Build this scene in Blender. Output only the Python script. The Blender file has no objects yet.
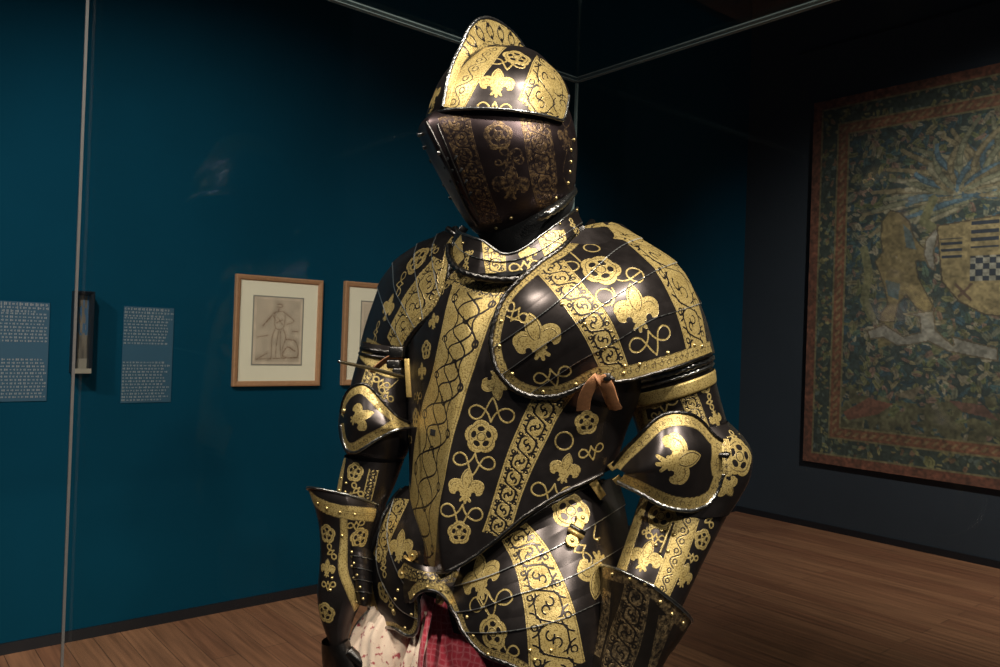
import bpy, bmesh, math, random
import numpy as np
from mathutils import Vector, Matrix
random.seed(7); rng = np.random.default_rng(7)
C = bpy.context.scene.collection
SC = bpy.context.scene
PI = math.pi

# ------------------------------------------------------------------ camera
F = 790.0; ROLL = math.radians(2.0); PITCH = math.radians(0.4); CAM = np.array([0, 0, 1.6])
r0 = np.array([1., 0, 0]); u0 = np.array([0, -math.sin(PITCH), math.cos(PITCH)]); fw = np.array([0, math.cos(PITCH), math.sin(PITCH)])
rt = math.cos(ROLL)*r0 + math.sin(ROLL)*u0
up = -math.sin(ROLL)*r0 + math.cos(ROLL)*u0
cd = bpy.data.cameras.new('camera'); cam = bpy.data.objects.new('camera', cd); C.objects.link(cam)
cd.sensor_width = 36; cd.lens = F/1000*36; cd.clip_start = .02; cd.clip_end = 60
cam.matrix_world = Matrix(((rt[0], up[0], -fw[0], 0), (rt[1], up[1], -fw[1], 0), (rt[2], up[2], -fw[2], 1.6), (0, 0, 0, 1)))
SC.camera = cam
SC.view_settings.view_transform = 'Standard'; SC.view_settings.look = 'None'; SC.view_settings.gamma = 1
SC.view_settings.use_curve_mapping = False
SC.view_settings.exposure = 0.0
SC.cycles.use_denoising = True
try:
    SC.cycles.max_bounces = 7; SC.cycles.transparent_max_bounces = 12; SC.cycles.sample_clamp_indirect = 4
except Exception: pass

def W(px, py, d):
    return CAM + d*(fw + (px-500)/F*rt - (py-333.5)/F*up)
def proj(P):
    Q = P-CAM; z = Q@fw
    return np.stack([500+F*(Q@rt)/z, 333.5-F*(Q@up)/z], -1)
def ray_plane(px, py, o, n):
    d = fw + (px-500)/F*rt - (py-333.5)/F*up
    t = ((o-CAM)@n)/(d@n)
    return CAM + d*t

# ------------------------------------------------------------------ world and lights
wd = bpy.data.worlds.new('world'); SC.world = wd; wd.use_nodes = True
wd.node_tree.nodes['Background'].inputs[0].default_value = (.35, .45, .6, 1)
wd.node_tree.nodes['Background'].inputs[1].default_value = .03
def spot(name, loc, tgt, power, size, col, ang=50, blend=.6):
    l = bpy.data.lights.new(name, 'SPOT'); l.energy = power; l.color = col; l.shadow_soft_size = size
    l.spot_size = math.radians(ang); l.spot_blend = blend
    o = bpy.data.objects.new(name, l); C.objects.link(o); o.location = loc
    o.rotation_euler = (Vector(tgt)-Vector(loc)).to_track_quat('-Z', 'Y').to_euler()
    return o
WARM = (1., .93, .82); NEUT = (1., .97, .93)
spot('spot_light', (1.35, -.1, 3.75), (.1, 1.35, 1.6), 430, .07, WARM, 46)
spot('spot_light', (-1.5, .1, 3.75), (0, 1.4, 1.5), 270, .07, WARM, 46)
spot('spot_light', (.25, -.4, 3.95), (.05, 1.4, 1.3), 230, .10, WARM, 40)
spot('spot_light', (1.75, -1.7, 3.3), (.1, 1.35, 1.3), 230, .10, WARM, 44)
spot('wall_washer', (-2.9, .5, 3.75), (-2.7, 3.7, 1.15), 225, .12, NEUT, 70, 1)
spot('wall_washer', (-1.3, 1.3, 3.75), (-1.35, 4.6, 1.15), 235, .12, NEUT, 70, 1)
spot('wall_washer', (.3, 2.6, 3.75), (.15, 5.7, 1.1), 105, .12, NEUT, 66, 1)
spot('tapestry_light', (3.3, 3.4, 3.9), (3.85, 5.2, 2.0), 400, .12, NEUT, 98, 1)

# ------------------------------------------------------------------ materials
def mat(name):
    m = bpy.data.materials.new(name); m.use_nodes = True
    nt = m.node_tree; return m, nt, nt.nodes['Principled BSDF']
def N(nt, t, **kw):
    n = nt.nodes.new(t)
    for k, v in kw.items():
        if k.startswith('i_'): n.inputs[k[2:].replace('_', ' ')].default_value = v
        else: setattr(n, k, v)
    return n
def simple(name, col, rough=.5, metal=0, var=.12, scale=30, bump=0, bscale=200, **kw):
    m, nt, b = mat(name); L = nt.links
    tc = N(nt, 'ShaderNodeTexCoord'); nz = N(nt, 'ShaderNodeTexNoise'); nz.inputs['Scale'].default_value = scale; nz.inputs['Detail'].default_value = 4
    L.new(tc.outputs['Object'], nz.inputs['Vector'])
    mx = N(nt, 'ShaderNodeMix', data_type='RGBA')
    mx.inputs[6].default_value = tuple(c*(1-var) for c in col)+(1,); mx.inputs[7].default_value = tuple(min(1, c*(1+var)) for c in col)+(1,)
    L.new(nz.outputs[0], mx.inputs[0]); L.new(mx.outputs[2], b.inputs['Base Color'])
    b.inputs['Roughness'].default_value = rough; b.inputs['Metallic'].default_value = metal
    if bump:
        n2 = N(nt, 'ShaderNodeTexNoise'); n2.inputs['Scale'].default_value = bscale; L.new(tc.outputs['Object'], n2.inputs['Vector'])
        bp = N(nt, 'ShaderNodeBump'); bp.inputs['Strength'].default_value = bump; bp.inputs['Distance'].default_value = .002
        L.new(n2.outputs[0], bp.inputs['Height']); L.new(bp.outputs[0], b.inputs['Normal'])
    for k, v in kw.items(): b.inputs[k.replace('_', ' ')].default_value = v
    return m
def math_(nt, op, a, b=None, c=None, clamp=False):
    n = N(nt, 'ShaderNodeMath', operation=op, use_clamp=clamp)
    for i, v in enumerate((a, b, c)):
        if v is None: continue
        if isinstance(v, (int, float)): n.inputs[i].default_value = v
        else: nt.links.new(v, n.inputs[i])
    return n.outputs[0]
def gilt_material(name, black=(.050, .040, .038), gold=(.47, .315, .095), gold2=(.64, .48, .20), rough=.33, grough=.42, wear=0., gmetal=.55):
    """blued black steel, gilded wherever the etched pattern (attribute gilt, a distance) is positive"""
    m, nt, b = mat(name); L = nt.links
    ag = N(nt, 'ShaderNodeAttribute', attribute_name='gilt'); aw = N(nt, 'ShaderNodeAttribute', attribute_name='worn')
    tc = N(nt, 'ShaderNodeTexCoord')
    def noise(s, d=3):
        n = N(nt, 'ShaderNodeTexNoise'); n.inputs['Scale'].default_value = s; n.inputs['Detail'].default_value = d
        L.new(tc.outputs['Object'], n.inputs['Vector']); return n.outputs[0]
    fine = noise(420, 2); mid = noise(45, 4); big = noise(9, 3)
    g = math_(nt, 'MULTIPLY_ADD', ag.outputs['Fac'], 1/.0007, .5, True)
    wr = math_(nt, 'MULTIPLY_ADD', aw.outputs['Fac'], 1/.0006, .5, True)
    # punched dots in the gilded ground
    st = math_(nt, 'MULTIPLY_ADD', fine, 7.0, -2.55, True)
    st = math_(nt, 'MULTIPLY_ADD', st, .72, .28)
    gm = N(nt, 'ShaderNodeMix', data_type='RGBA'); gm.inputs[6].default_value = gold+(1,); gm.inputs[7].default_value = gold2+(1,)
    L.new(mid, gm.inputs[0])
    gs = N(nt, 'ShaderNodeMix', data_type='RGBA', blend_type='MIX'); gs.inputs[6].default_value = (gold[0]*.33, gold[1]*.28, gold[2]*.22, 1)
    L.new(gm.outputs[2], gs.inputs[7]); L.new(st, gs.inputs[0])
    if wear:
        w1 = math_(nt, 'MULTIPLY_ADD', noise(150, 6), 3.2, -1.6+.65*(1.6-wear), True)
        g = math_(nt, 'MULTIPLY', g, w1)
    bm = N(nt, 'ShaderNodeMix', data_type='RGBA'); bm.inputs[6].default_value = black+(1,); bm.inputs[7].default_value = tuple(c*1.7 for c in black)+(1,)
    L.new(mid, bm.inputs[0])
    cm = N(nt, 'ShaderNodeMix', data_type='RGBA'); L.new(g, cm.inputs[0]); L.new(bm.outputs[2], cm.inputs[6]); L.new(gs.outputs[2], cm.inputs[7])
    c2 = N(nt, 'ShaderNodeMix', data_type='RGBA'); L.new(wr, c2.inputs[0]); L.new(cm.outputs[2], c2.inputs[6]); c2.inputs[7].default_value = (.55, .54, .52, 1)
    L.new(c2.outputs[2], b.inputs['Base Color'])
    L.new(math_(nt, 'MULTIPLY_ADD', g, gmetal-.9, .9), b.inputs['Metallic'])
    rr = math_(nt, 'MULTIPLY_ADD', mid, .16, rough-.08)
    L.new(math_(nt, 'ADD', rr, math_(nt, 'MULTIPLY', g, grough-rough)), b.inputs['Roughness'])
    h = math_(nt, 'ADD', math_(nt, 'MULTIPLY', g, math_(nt, 'MULTIPLY_ADD', st, .5, .5)), math_(nt, 'MULTIPLY', mid, .25))
    bp = N(nt, 'ShaderNodeBump'); bp.inputs['Strength'].default_value = .55; bp.inputs['Distance'].default_value = .0006
    L.new(h, bp.inputs['Height']); L.new(bp.outputs[0], b.inputs['Normal'])
    return m
M = {}
M['gilt'] = gilt_material('black_and_gilt_steel')
M['gilt_worn_shaded'] = gilt_material('worn_shaded_gilt_steel', black=(.040, .027, .028), gold=(.15, .085, .05), gold2=(.34, .21, .08), rough=.38, wear=.9, gmetal=.6)  # face guard: worn gilding, with the shade under the peak put into the colour
M['gilt_bronze'] = gilt_material('rubbed_gilt_steel', black=(.050, .038, .030), gold=(.26, .165, .08), gold2=(.46, .32, .16), rough=.34, wear=.7, gmetal=.7)
M['steel'] = simple('worn_steel', (.30, .29, .28), .28, 1, .5, 90, .3, 500)
M['dark_steel'] = simple('dark_steel', (.10, .09, .085), .32, 1, .4, 60, .3, 400)
M['brass'] = simple('rivet_brass', (.62, .46, .20), .35, .9, .3, 80)
M['gold'] = simple('gilt_hinge', (.60, .40, .14), .38, .7, .35, 150, .4, 600)
M['leather'] = simple('tan_leather', (.46, .20, .09), .65, 0, .35, 120, .5, 500)
M['cloth'] = simple('black_arming_cloth', (.006, .0055, .006), .9, 0, .3, 60, .4, 400)

# ------------------------------------------------------------------ object helpers
def org(o):
    p = np.zeros(3)
    while o is not None:
        p = p + np.array(o.location); o = o.parent
    return p
def empty(name, loc, label=None, cat=None, group=None):
    o = bpy.data.objects.new(name, None); C.objects.link(o); o.location = tuple(loc); o.empty_display_size = .05
    tag(o, label, cat, group); return o
def tag(o, label=None, cat=None, group=None, kind=None):
    if label: o['label'] = label
    if cat: o['category'] = cat
    if group: o['group'] = group
    if kind: o['kind'] = kind
    return o
def mesh_obj(name, V, Fc, m, parent=None, smooth=True, attrs=None, at=None):
    V = np.asarray(V, float); Fc = np.asarray(Fc)
    base = org(parent) if parent else np.zeros(3)
    loc = np.zeros(3)
    if at is not None: loc = np.asarray(at, float)-base
    me = bpy.data.meshes.new(name)
    me.vertices.add(len(V)); me.vertices.foreach_set('co', (V-base-loc).astype(np.float32).ravel())
    k = Fc.shape[1]
    me.loops.add(Fc.size); me.loops.foreach_set('vertex_index', Fc.astype(np.int32).ravel())
    me.polygons.add(len(Fc)); me.polygons.foreach_set('loop_start', np.arange(0, Fc.size, k, dtype=np.int32))
    try: me.polygons.foreach_set('loop_total', np.full(len(Fc), k, dtype=np.int32))
    except Exception: pass
    me.polygons.foreach_set('use_smooth', np.full(len(Fc), smooth))
    me.update(calc_edges=True)
    for a, v in (attrs or {}).items():
        if v.ndim == 1:
            at_ = me.attributes.new(a, 'FLOAT', 'POINT'); at_.data.foreach_set('value', v.astype(np.float32))
        else:
            at_ = me.attributes.new(a, 'FLOAT_COLOR', 'POINT')
            at_.data.foreach_set('color', np.concatenate([v, np.ones((len(v), 1))], 1).astype(np.float32).ravel())
    me.materials.append(m)
    o = bpy.data.objects.new(name, me); C.objects.link(o)
    if parent: o.parent = parent
    o.location = tuple(loc)
    return o
class MB:
    """collects quads and builds one mesh object"""
    def __init__(s): s.V = []; s.F = []; s.n = 0
    def add(s, V, Fc):
        s.V.append(np.asarray(V, float)); s.F.append(np.asarray(Fc)+s.n); s.n += len(V)
    def box(s, c, ax, ay, az, bev=0):
        c = np.asarray(c, float); ax, ay, az = (np.asarray(a, float) for a in (ax, ay, az))
        if bev:
            la, lb, lc = (np.linalg.norm(a) for a in (ax, ay, az)); bev = min(bev, .45*min(la, lb, lc))
            # bevelled box: three nested boxes hull via bmesh
            bm = bmesh.new(); bmesh.ops.create_cube(bm, size=2)
            for v in bm.verts: v.co = (v.co.x*la, v.co.y*lb, v.co.z*lc)
            bmesh.ops.bevel(bm, geom=list(bm.edges), offset=bev, segments=2, profile=.5, affect='EDGES')
            bmesh.ops.triangulate(bm, faces=bm.faces[:])
            V = np.array([v.co[:] for v in bm.verts]); T = [[l.vert.index for l in f.loops] for f in bm.faces]
            bm.free(); R = np.stack([ax/la, ay/lb, az/lc])
            s.add(V@R+c, [[a, b, d, d] for a, b, d in T]); return
        V = [c+i*ax+j*ay+k*az for i in (-1, 1) for j in (-1, 1) for k in (-1, 1)]
        s.add(V, [[0, 1, 3, 2], [4, 6, 7, 5], [0, 4, 5, 1], [2, 3, 7, 6], [0, 2, 6, 4], [1, 5, 7, 3]])
    def tube(s, P, r, n=10, rope=0, pitch=.006, caps=True, flat=None):
        P = np.asarray(P, float); m = len(P)
        T = np.gradient(P, axis=0); T /= np.linalg.norm(T, axis=1)[:, None]+1e-12
        U = np.zeros_like(P); a = np.array([0, 0, 1.]) if abs(T[0, 2]) < .9 else np.array([1., 0, 0])
        u = a-T[0]*(a@T[0]); u /= np.linalg.norm(u)
        for i in range(m):
            u = u-T[i]*(u@T[i]); u /= np.linalg.norm(u)+1e-12; U[i] = u
        Vv = np.cross(T, U)
        th = np.arange(n)*2*PI/n; sl = np.concatenate([[0], np.cumsum(np.linalg.norm(np.diff(P, axis=0), axis=1))])
        r = np.broadcast_to(np.asarray(r, float), (m,))
        rad = r[:, None]*(1+rope*np.cos(3*th[None, :]-2*PI*sl[:, None]/pitch))
        V = P[:, None]+rad[..., None]*(np.cos(th)[None, :, None]*U[:, None]+np.sin(th)[None, :, None]*Vv[:, None])
        i, j = np.meshgrid(np.arange(m-1), np.arange(n), indexing='ij'); j2 = (j+1) % n
        Fc = np.stack([i*n+j, i*n+j2, (i+1)*n+j2, (i+1)*n+j], -1).reshape(-1, 4)
        V = V.reshape(-1, 3)
        if caps:
            V = np.concatenate([V, P[:1], P[-1:]]); k = m*n
            c0 = [[k, (q+1) % n, q, q] for q in range(n)]; c1 = [[k+1, (m-1)*n+q, (m-1)*n+(q+1) % n, (m-1)*n+(q+1) % n] for q in range(n)]
            Fc = np.concatenate([Fc, c0, c1])
        s.add(V, Fc)
    def build(s, name, m, parent=None, smooth=True, at=None):
        V = np.concatenate(s.V); Fc = np.concatenate(s.F)
        base = org(parent) if parent else np.zeros(3); loc = (np.asarray(at)-base) if at is not None else np.zeros(3)
        me = bpy.data.meshes.new(name)
        tri = Fc[:, 2] == Fc[:, 3]
        faces = [list(map(int, f[:3])) if t else list(map(int, f)) for f, t in zip(Fc, tri)]
        me.from_pydata([tuple(v) for v in (V-base-loc)], [], faces); me.update()
        if smooth: me.polygons.foreach_set('use_smooth', np.ones(len(me.polygons), bool))
        me.materials.append(m); o = bpy.data.objects.new(name, me); C.objects.link(o)
        if parent: o.parent = parent
        o.location = tuple(loc); return o

# ------------------------------------------------------------------ surface engine
def cr(P, t):
    """Catmull-Rom through P (n,...) at parameters t in 0..n-1"""
    P = np.asarray(P, float); n = len(P); t = np.clip(np.asarray(t, float), 0, n-1-1e-9); i = t.astype(int); f = (t-i).reshape((-1,)+(1,)*(P.ndim-1))
    e0 = 2*P[0]-P[1]; e1 = 2*P[-1]-P[-2]; Q = np.concatenate([e0[None], P, e1[None]])
    a, b, c, d = Q[i], Q[i+1], Q[i+2], Q[i+3]
    return .5*((2*b)+(-a+c)*f+(2*a-5*b+4*c-d)*f**2+(-a+3*b-3*c+d)*f**3)
def spline(pts, n): return cr(pts, np.linspace(0, len(pts)-1, n))
def arc(P, step):
    """resample polyline to even steps"""
    P = np.asarray(P, float); s = np.concatenate([[0], np.cumsum(np.linalg.norm(np.diff(P, axis=0), axis=1))])
    n = max(2, int(s[-1]/step)+1); q = np.linspace(0, s[-1], n)
    return np.stack([np.interp(q, s, P[:, k]) for k in range(P.shape[1])], -1)
def tmpl(tau, phi=0, b=.9, p=0, w=.3, e=2, soft=.02):
    c, s = np.cos(tau), np.sin(tau)
    sx = np.sign(c)*np.abs(c)**(2/e); m = b*np.sign(s)*np.abs(s)**(2/e)
    m = m+p*np.exp(-(np.sqrt(sx**2+soft**2)-soft)/w)*np.clip(s*3, 0, 1)
    return np.stack([sx*math.cos(phi)-m*math.sin(phi), -sx*math.sin(phi)-m*math.cos(phi)], -1)
def ringpts(R, tau, dflt):
    k = dict(dflt); k.update(R[3] if len(R) > 3 else {})
    L, Rr, d = R[0], R[1], R[2]
    tilt = k.pop('tilt', 0); dd = k.pop('dd', 0); ky = k.pop('ky', 1)
    q = tmpl(np.linspace(0, 2*PI, 720), **k); x0, x1 = q[:, 0].min(), q[:, 0].max(); sc = 2/(x1-x0)
    q = tmpl(tau, **k); x = (q[:, 0]-(x0+x1)/2)*sc; y = q[:, 1]*sc*ky
    PL, PR = W(L[0], L[1], d-dd), W(Rr[0], Rr[1], d+dd); Cn = (PL+PR)/2; A = (PR-PL)/2; a = np.linalg.norm(A)
    B = fw-A*(fw@A)/a/a; B /= np.linalg.norm(B); B = B+np.array([0, 0, tilt])
    return Cn+x[:, None]*A+y[:, None]*a*B
def loft(rings, step=.0013, back=.3, u0=0, u1=2*PI, **dflt):
    td = np.linspace(u0, u1, 1441)
    mid = max(range(len(rings)), key=lambda i: np.linalg.norm(np.subtract(rings[i][0], rings[i][1])))
    P = ringpts(rings[mid], td, dflt); dl = np.linalg.norm(np.diff(P, axis=0), axis=1)
    Cn = P.mean(0); vis = ((P[:-1]-Cn)@fw) < .25*np.abs((P-Cn)@fw).max()
    cum = np.concatenate([[0], np.cumsum(dl*np.where(vis, 1, back))]); nu = int(cum[-1]/step)
    tau = np.interp(np.linspace(0, cum[-1], nu+1), cum, td)
    closed = abs(u1-u0-2*PI) < 1e-6
    if closed: tau = tau[:-1]
    R = np.stack([ringpts(r, tau, dflt) for r in rings])
    ln = np.linalg.norm(np.diff(R, axis=0), axis=2).max(1).sum(); nv = max(4, int(ln/step))
    # even spacing along v
    sp = cr(R[:, ::max(1, nu//40)], np.linspace(0, len(R)-1, 400)); seg = np.linalg.norm(np.diff(sp, axis=0), axis=2).mean(1)
    cu = np.concatenate([[0], np.cumsum(seg)]); tv = np.interp(np.linspace(0, cu[-1], nv), cu, np.linspace(0, len(R)-1, 400))
    return Sheet(cr(R, tv), closed)
def patch(rows, step=.0013):
    G = np.array([[W(*p) for p in r] for r in rows])
    a = np.linalg.norm(np.diff(G, axis=0), axis=2).sum(0).max(); b = np.linalg.norm(np.diff(G, axis=1), axis=2).sum(1).max()
    nv, nu = int(a/step), int(b/step)
    X = cr(G, np.linspace(0, G.shape[0]-1, nv)); X = cr(X.transpose(1, 0, 2), np.linspace(0, G.shape[1]-1, nu)).transpose(1, 0, 2)
    return Sheet(X, False)
def seg_sdf(x, y, poly):
    """signed distance to closed polygon, positive inside"""
    poly = np.asarray(poly, float); d2 = np.full(x.shape, 1e18); ins = np.zeros(x.shape, bool)
    n = len(poly)
    for i in range(n):
        a = poly[i]; b = poly[(i+1) % n]; e = b-a; wx, wy = x-a[0], y-a[1]
        t = np.clip((wx*e[0]+wy*e[1])/(e@e+1e-18), 0, 1); d2 = np.minimum(d2, (wx-t*e[0])**2+(wy-t*e[1])**2)
        c = (a[1] > y) != (b[1] > y)
        if e[1] != 0: ins ^= c & (x < (y-a[1])/e[1]*e[0]+a[0])
    return np.where(ins, 1, -1)*np.sqrt(d2)
def fleur_sdf(x, y):
    def ell(cx, cy, a, b, r=0):
        c, s = math.cos(r), math.sin(r); X = (x-cx)*c+(y-cy)*s; Y = -(x-cx)*s+(y-cy)*c
        return (1-np.sqrt((X/a)**2+(Y/b)**2))*min(a, b)
    def cap(ax, ay, bx, by, ra, rb):
        ex, ey = bx-ax, by-ay; t = np.clip(((x-ax)*ex+(y-ay)*ey)/(ex*ex+ey*ey), 0, 1)
        return ra+(rb-ra)*t-np.hypot(x-ax-t*ex, y-ay-t*ey)
    # pointed middle petal, two curling side petals, band, and a three-pointed foot
    g = np.minimum(np.hypot(x+.42, y-.42)*-1+.75, np.hypot(x-.42, y-.42)*-1+.75)
    g = np.maximum(g, ell(0, .40, .31, .48))
    for s in (-1, 1):
        lobe = np.maximum(np.maximum(ell(s*.54, .12, .42, .35), ell(s*.64, -.06, .27, .30)), ell(s*.24, -.12, .30, .18, s*.5))
        lobe = np.minimum(lobe, np.hypot(x-s*.42, y+.31)-.125)
        g = np.maximum(g, lobe)
        g = np.maximum(g, cap(s*.05, -.45, s*.25, -.66, .11, .07))
        g = np.maximum(g, cap(0, -.36, s*.22, -.36, .085, .075))
    g = np.maximum(g, cap(0, -.2, 0, -.76, .14, .07))
    # engraved outlines inside the petals
    mid = np.minimum(np.hypot(x+.42, y-.44)*-1+.74, np.hypot(x-.42, y-.44)*-1+.74)
    ln = np.where(y > .0, np.abs(mid-.075)-.016, .2)
    ln = np.minimum(ln, np.where((np.abs(x) > .30) & (y > .0), np.abs(np.hypot(np.abs(x)-.50, y+.02)-.30)-.012, .2))
    return np.minimum(g, ln)
def rose_sdf(x, y):
    r = np.hypot(x, y); th = np.arctan2(x, y)
    R = .84+.16*np.abs(np.cos(2.5*th))**.7
    g = (R-r)
    pet = .155-np.hypot((r-.47)*1.0, (((th+PI/5) % (2*PI/5))-PI/5)*.55*.62)   # dark petals
    g = np.minimum(g, -pet)
    g = np.minimum(g, np.abs(r-.24)-.025)
    g = np.minimum(g, np.abs(r-.72-.05*np.abs(np.cos(2.5*th)))-.018)
    return g
_k = cr(np.array([(0, -.62), (-.16, -.34), (-.30, .02), (-.46, .30), (-.74, .40), (-.98, .22), (-.97, -.06), (-.70, -.20), (-.38, -.10), (-.14, .14), (0, .46)]), np.linspace(0, 10, 44))
KNOT = np.concatenate([_k, (_k*[-1, 1])[::-1]])      # two looped tendrils crossing below a flower

class Sheet:
    def __init__(s, X, closed):
        s.X = X; s.closed = closed; s.refresh(); s.g = np.full(X.shape[:2], -.01); s.w = np.full(X.shape[:2], -.01); s.keep = np.full(X.shape[:2], .01); s.lame = None
        s.extra = 0
    def refresh(s):
        X = s.X
        if s.closed:
            E = np.concatenate([X[:, -1:], X, X[:, :1]], 1); du = (E[:, 2:]-E[:, :-2])
        else: du = np.gradient(X, axis=1)
        dv = np.gradient(X, axis=0); n = np.cross(du, dv); n /= np.linalg.norm(n, axis=2)[..., None]+1e-12
        c = X.reshape(-1, 3).mean(0)
        f = ((X-c)*n).sum(2).mean()
        # for open patches outward means towards the camera
        if not s.closed: f = -((X-CAM)*n).sum(2).mean()
        s.n = n*(1 if f > 0 else -1)
        s.px = proj(X.reshape(-1, 3)).reshape(X.shape[:2]+(2,))
        s.vis = ((CAM-X)*s.n).sum(2) > 0
    def pick(s, x, y):
        d = (s.px[..., 0]-x)**2+(s.px[..., 1]-y)**2
        d = np.where(s.vis, d, d+400)
        return np.unravel_index(np.argmin(d), d.shape)
    def at(s, x, y, off=0):
        i = s.pick(x, y); return s.X[i]+s.n[i]*off
    def path(s, pts, off=0, step=3.5, closed=False, smooth=2, straight=False, anyside=False):
        pts = np.asarray(pts, float)
        if closed: pts = np.concatenate([pts, pts[:1]])
        q = pts if straight else spline(pts, 12*len(pts)); q = arc(q, step)
        idx = [s.pick(a, b) for a, b in q]
        P = np.array([s.X[i]+s.n[i]*off for i in idx])
        keep = [0]+[k for k in range(1, len(P)) if np.linalg.norm(P[k]-P[k-1]) > 1e-6]; P = P[keep]
        for _ in range(smooth):
            if len(P) > 2: P[1:-1] = .25*P[:-2]+.5*P[1:-1]+.25*P[2:]
        return P
    def near(s, P, rad):
        """mask of grid points within a box about P"""
        lo, hi = P.min(0)-rad, P.max(0)+rad
        return ((s.X > lo) & (s.X < hi)).all(2)
    def dist_path(s, P, rad, H=None):
        m = s.near(P, rad); X = s.X[m]; Nn = s.n[m]
        best = np.full(len(X), 1e9); S = np.zeros(len(X)); T = np.zeros(len(X)); HH = np.zeros((len(X), 3)); acc = 0; ph = 0
        for i in range(len(P)-1):
            a, b = P[i], P[i+1]; e = b-a; L = np.linalg.norm(e)
            if L < 1e-9: continue
            e = e/L; w = X-a
            lo = 0 if i else -rad; hi = L if i < len(P)-2 else L+rad
            t0 = w@e; t = np.clip(t0, lo, hi); q = w-t[:, None]*e; d = np.linalg.norm(q, axis=1)
            k = d < best
            best[k] = d[k]; S[k] = acc+t[k]
            sg = np.sign((np.cross(e, Nn[k])*q[k]).sum(1)); T[k] = sg*d[k]
            if H is not None: 
                f_ = np.clip(t[k]/L, 0, 1)[:, None]; hm = (H[i]+H[i+1]).mean()/2+1e-6
                HH[k, :2] = H[i]+(H[i+1]-H[i])*f_; HH[k, 2] = ph+t[k]/hm
            acc += L
            if H is not None: ph += L/((H[i]+H[i+1]).mean()/2+1e-6)
        return m, S, T, HH
    def gold(s, m, v): s.g[m] = np.maximum(s.g[m], v)
    def cut(s, m, v): s.g[m] = np.minimum(s.g[m], v)
    def strap(s, S, T, H, style='strap', lw=.00085, seed=0):
        """dark interlace lines: returns distance (positive off the lines)"""
        t = T/H; x = S/H+seed*1.7
        if style == 'strap':
            lam = 2.5; ph = 2*PI*x/lam
            def wv(p): return np.clip(.86*np.sin(p)+.10*np.sin(3*p), -.60, .60)
            dp = .01; s1 = np.abs(wv(ph+dp)-wv(ph-dp))/(2*dp)*2*PI/lam
            d1 = np.abs(t-wv(ph))/np.sqrt(1+s1**2)*H
            d2 = np.abs(t+wv(ph))/np.sqrt(1+s1**2)*H
            near = (np.abs(np.sin(ph)) < .22) & (np.abs(t) < .35)
            d1 = np.where(near & (np.cos(ph) > 0), .01, d1); d2 = np.where(near & (np.cos(ph) <= 0), .01, d2)
            d = np.minimum(d1, d2)
            u = (ph/PI % 1-.5)*lam/2; sg = np.where(np.floor(ph/PI) % 2 == 0, 1, -1)
            # hooked scrolls inside each lens
            a1 = np.abs(np.hypot(u-.14*sg, t-.13)-.17)*H; a1 = np.where((u*sg-.14 < .06) | (t > .13), a1, .01)
            a2 = np.abs(np.hypot(u+.14*sg, t+.13)-.17)*H; a2 = np.where((u*sg+.14 > -.06) | (t < -.13), a2, .01)
            d = np.minimum(d, np.minimum(a1, a2))
            # scallops hanging from the border where the strands cross, with a small crook
            v = ((ph/PI+.5) % 1-.5)*lam/2; ta = np.abs(t)
            sc = np.abs(np.hypot(v, (ta-1.0)*.9)-.50)*H; d = np.minimum(d, np.where((ta < .9) & ((np.abs(v) > .1) | (t*sg > 0)), sc, .01))
            ck = np.abs(np.hypot(v-.12*np.sign(t), ta-.74)-.13)*H; d = np.minimum(d, np.where(v*np.sign(t) > -.02, ck, .01))
            return d-lw
        if style == 'wide':
            lam = 2.7; ph = 2*PI*x/lam; d = np.full(t.shape, 1.)
            for a_, b_, p0 in ((.52, .14, 0), (-.52, -.14, 0), (.80, 0, PI/2), (-.80, 0, PI/2)):
                f_ = lambda p: a_*np.sin(p+p0)+b_*np.sin(3*(p+p0))
                sl = np.abs(f_(ph+.01)-f_(ph-.01))/.02*2*PI/lam
                dk = np.abs(t-f_(ph))/np.sqrt(1+sl**2)*H
                d = np.minimum(d, dk)
            u = (ph/PI % 1-.5)*lam/2; sg = np.where(np.floor(ph/PI) % 2 == 0, 1, -1)
            h = np.abs(np.hypot(u-.10*sg, t*1.1)-.17)*H; d = np.minimum(d, np.where(u*sg < .16, h, .01))
            for c_ in (-.45, .45):
                ck = np.abs(np.hypot(((ph/PI+.5) % 1-.5)*lam/2-.1*c_, t-c_*1.75)-.11)*H; d = np.minimum(d, np.where(t*c_ > 0, ck, .01))
            return d-lw
        if style == 'vine':
            lam = 1.9; ph = 2*PI*x/lam
            d = np.abs(t-.45*np.sin(ph))/np.sqrt(1+(.45*2*PI/lam*np.cos(ph))**2)*H
            xm = (ph/PI % 1-.5)*lam/2; sg = np.where(np.floor(ph/PI) % 2 == 0, 1, -1)
            d = np.minimum(d, np.abs(np.hypot(xm, t*sg+.12)-.22)*H)
            return d-lw*.75
        if style == 'scroll':
            xm = ((x/1.3) % 1-.5)*1.3
            d = np.abs(np.hypot(xm, t)-.30)*H
            d = np.minimum(d, np.where(np.abs(t) < .7, np.abs(np.hypot(xm-.55, t-.5)-.30)*H, 1))
            return d-lw*.55
        return np.full(S.shape, 1.)
    def band(s, A, B, style='strap', edge=.0022, lw=.00085, seed=0, n=None, straight=False):
        """gilded band between two image-traced edges laid on the surface"""
        a = spline(A, 60); b = spline(B, 60)
        if straight: a, b = arc(np.array(A, float), 1e9), arc(np.array(B, float), 1e9)
        L = max(np.linalg.norm(np.diff(a, axis=0), axis=1).sum(), 8); n = n or max(6, int(L/6)); a = spline(A, n); b = spline(B, n)
        PA = np.array([s.at(*q) for q in a]); PB = np.array([s.at(*q) for q in b])
        for _ in range(2):
            PA[1:-1] = .25*PA[:-2]+.5*PA[1:-1]+.25*PA[2:]; PB[1:-1] = .25*PB[:-2]+.5*PB[1:-1]+.25*PB[2:]
        mid = proj((PA+PB)/2); P = np.array([s.at(*q) for q in mid])
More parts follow.
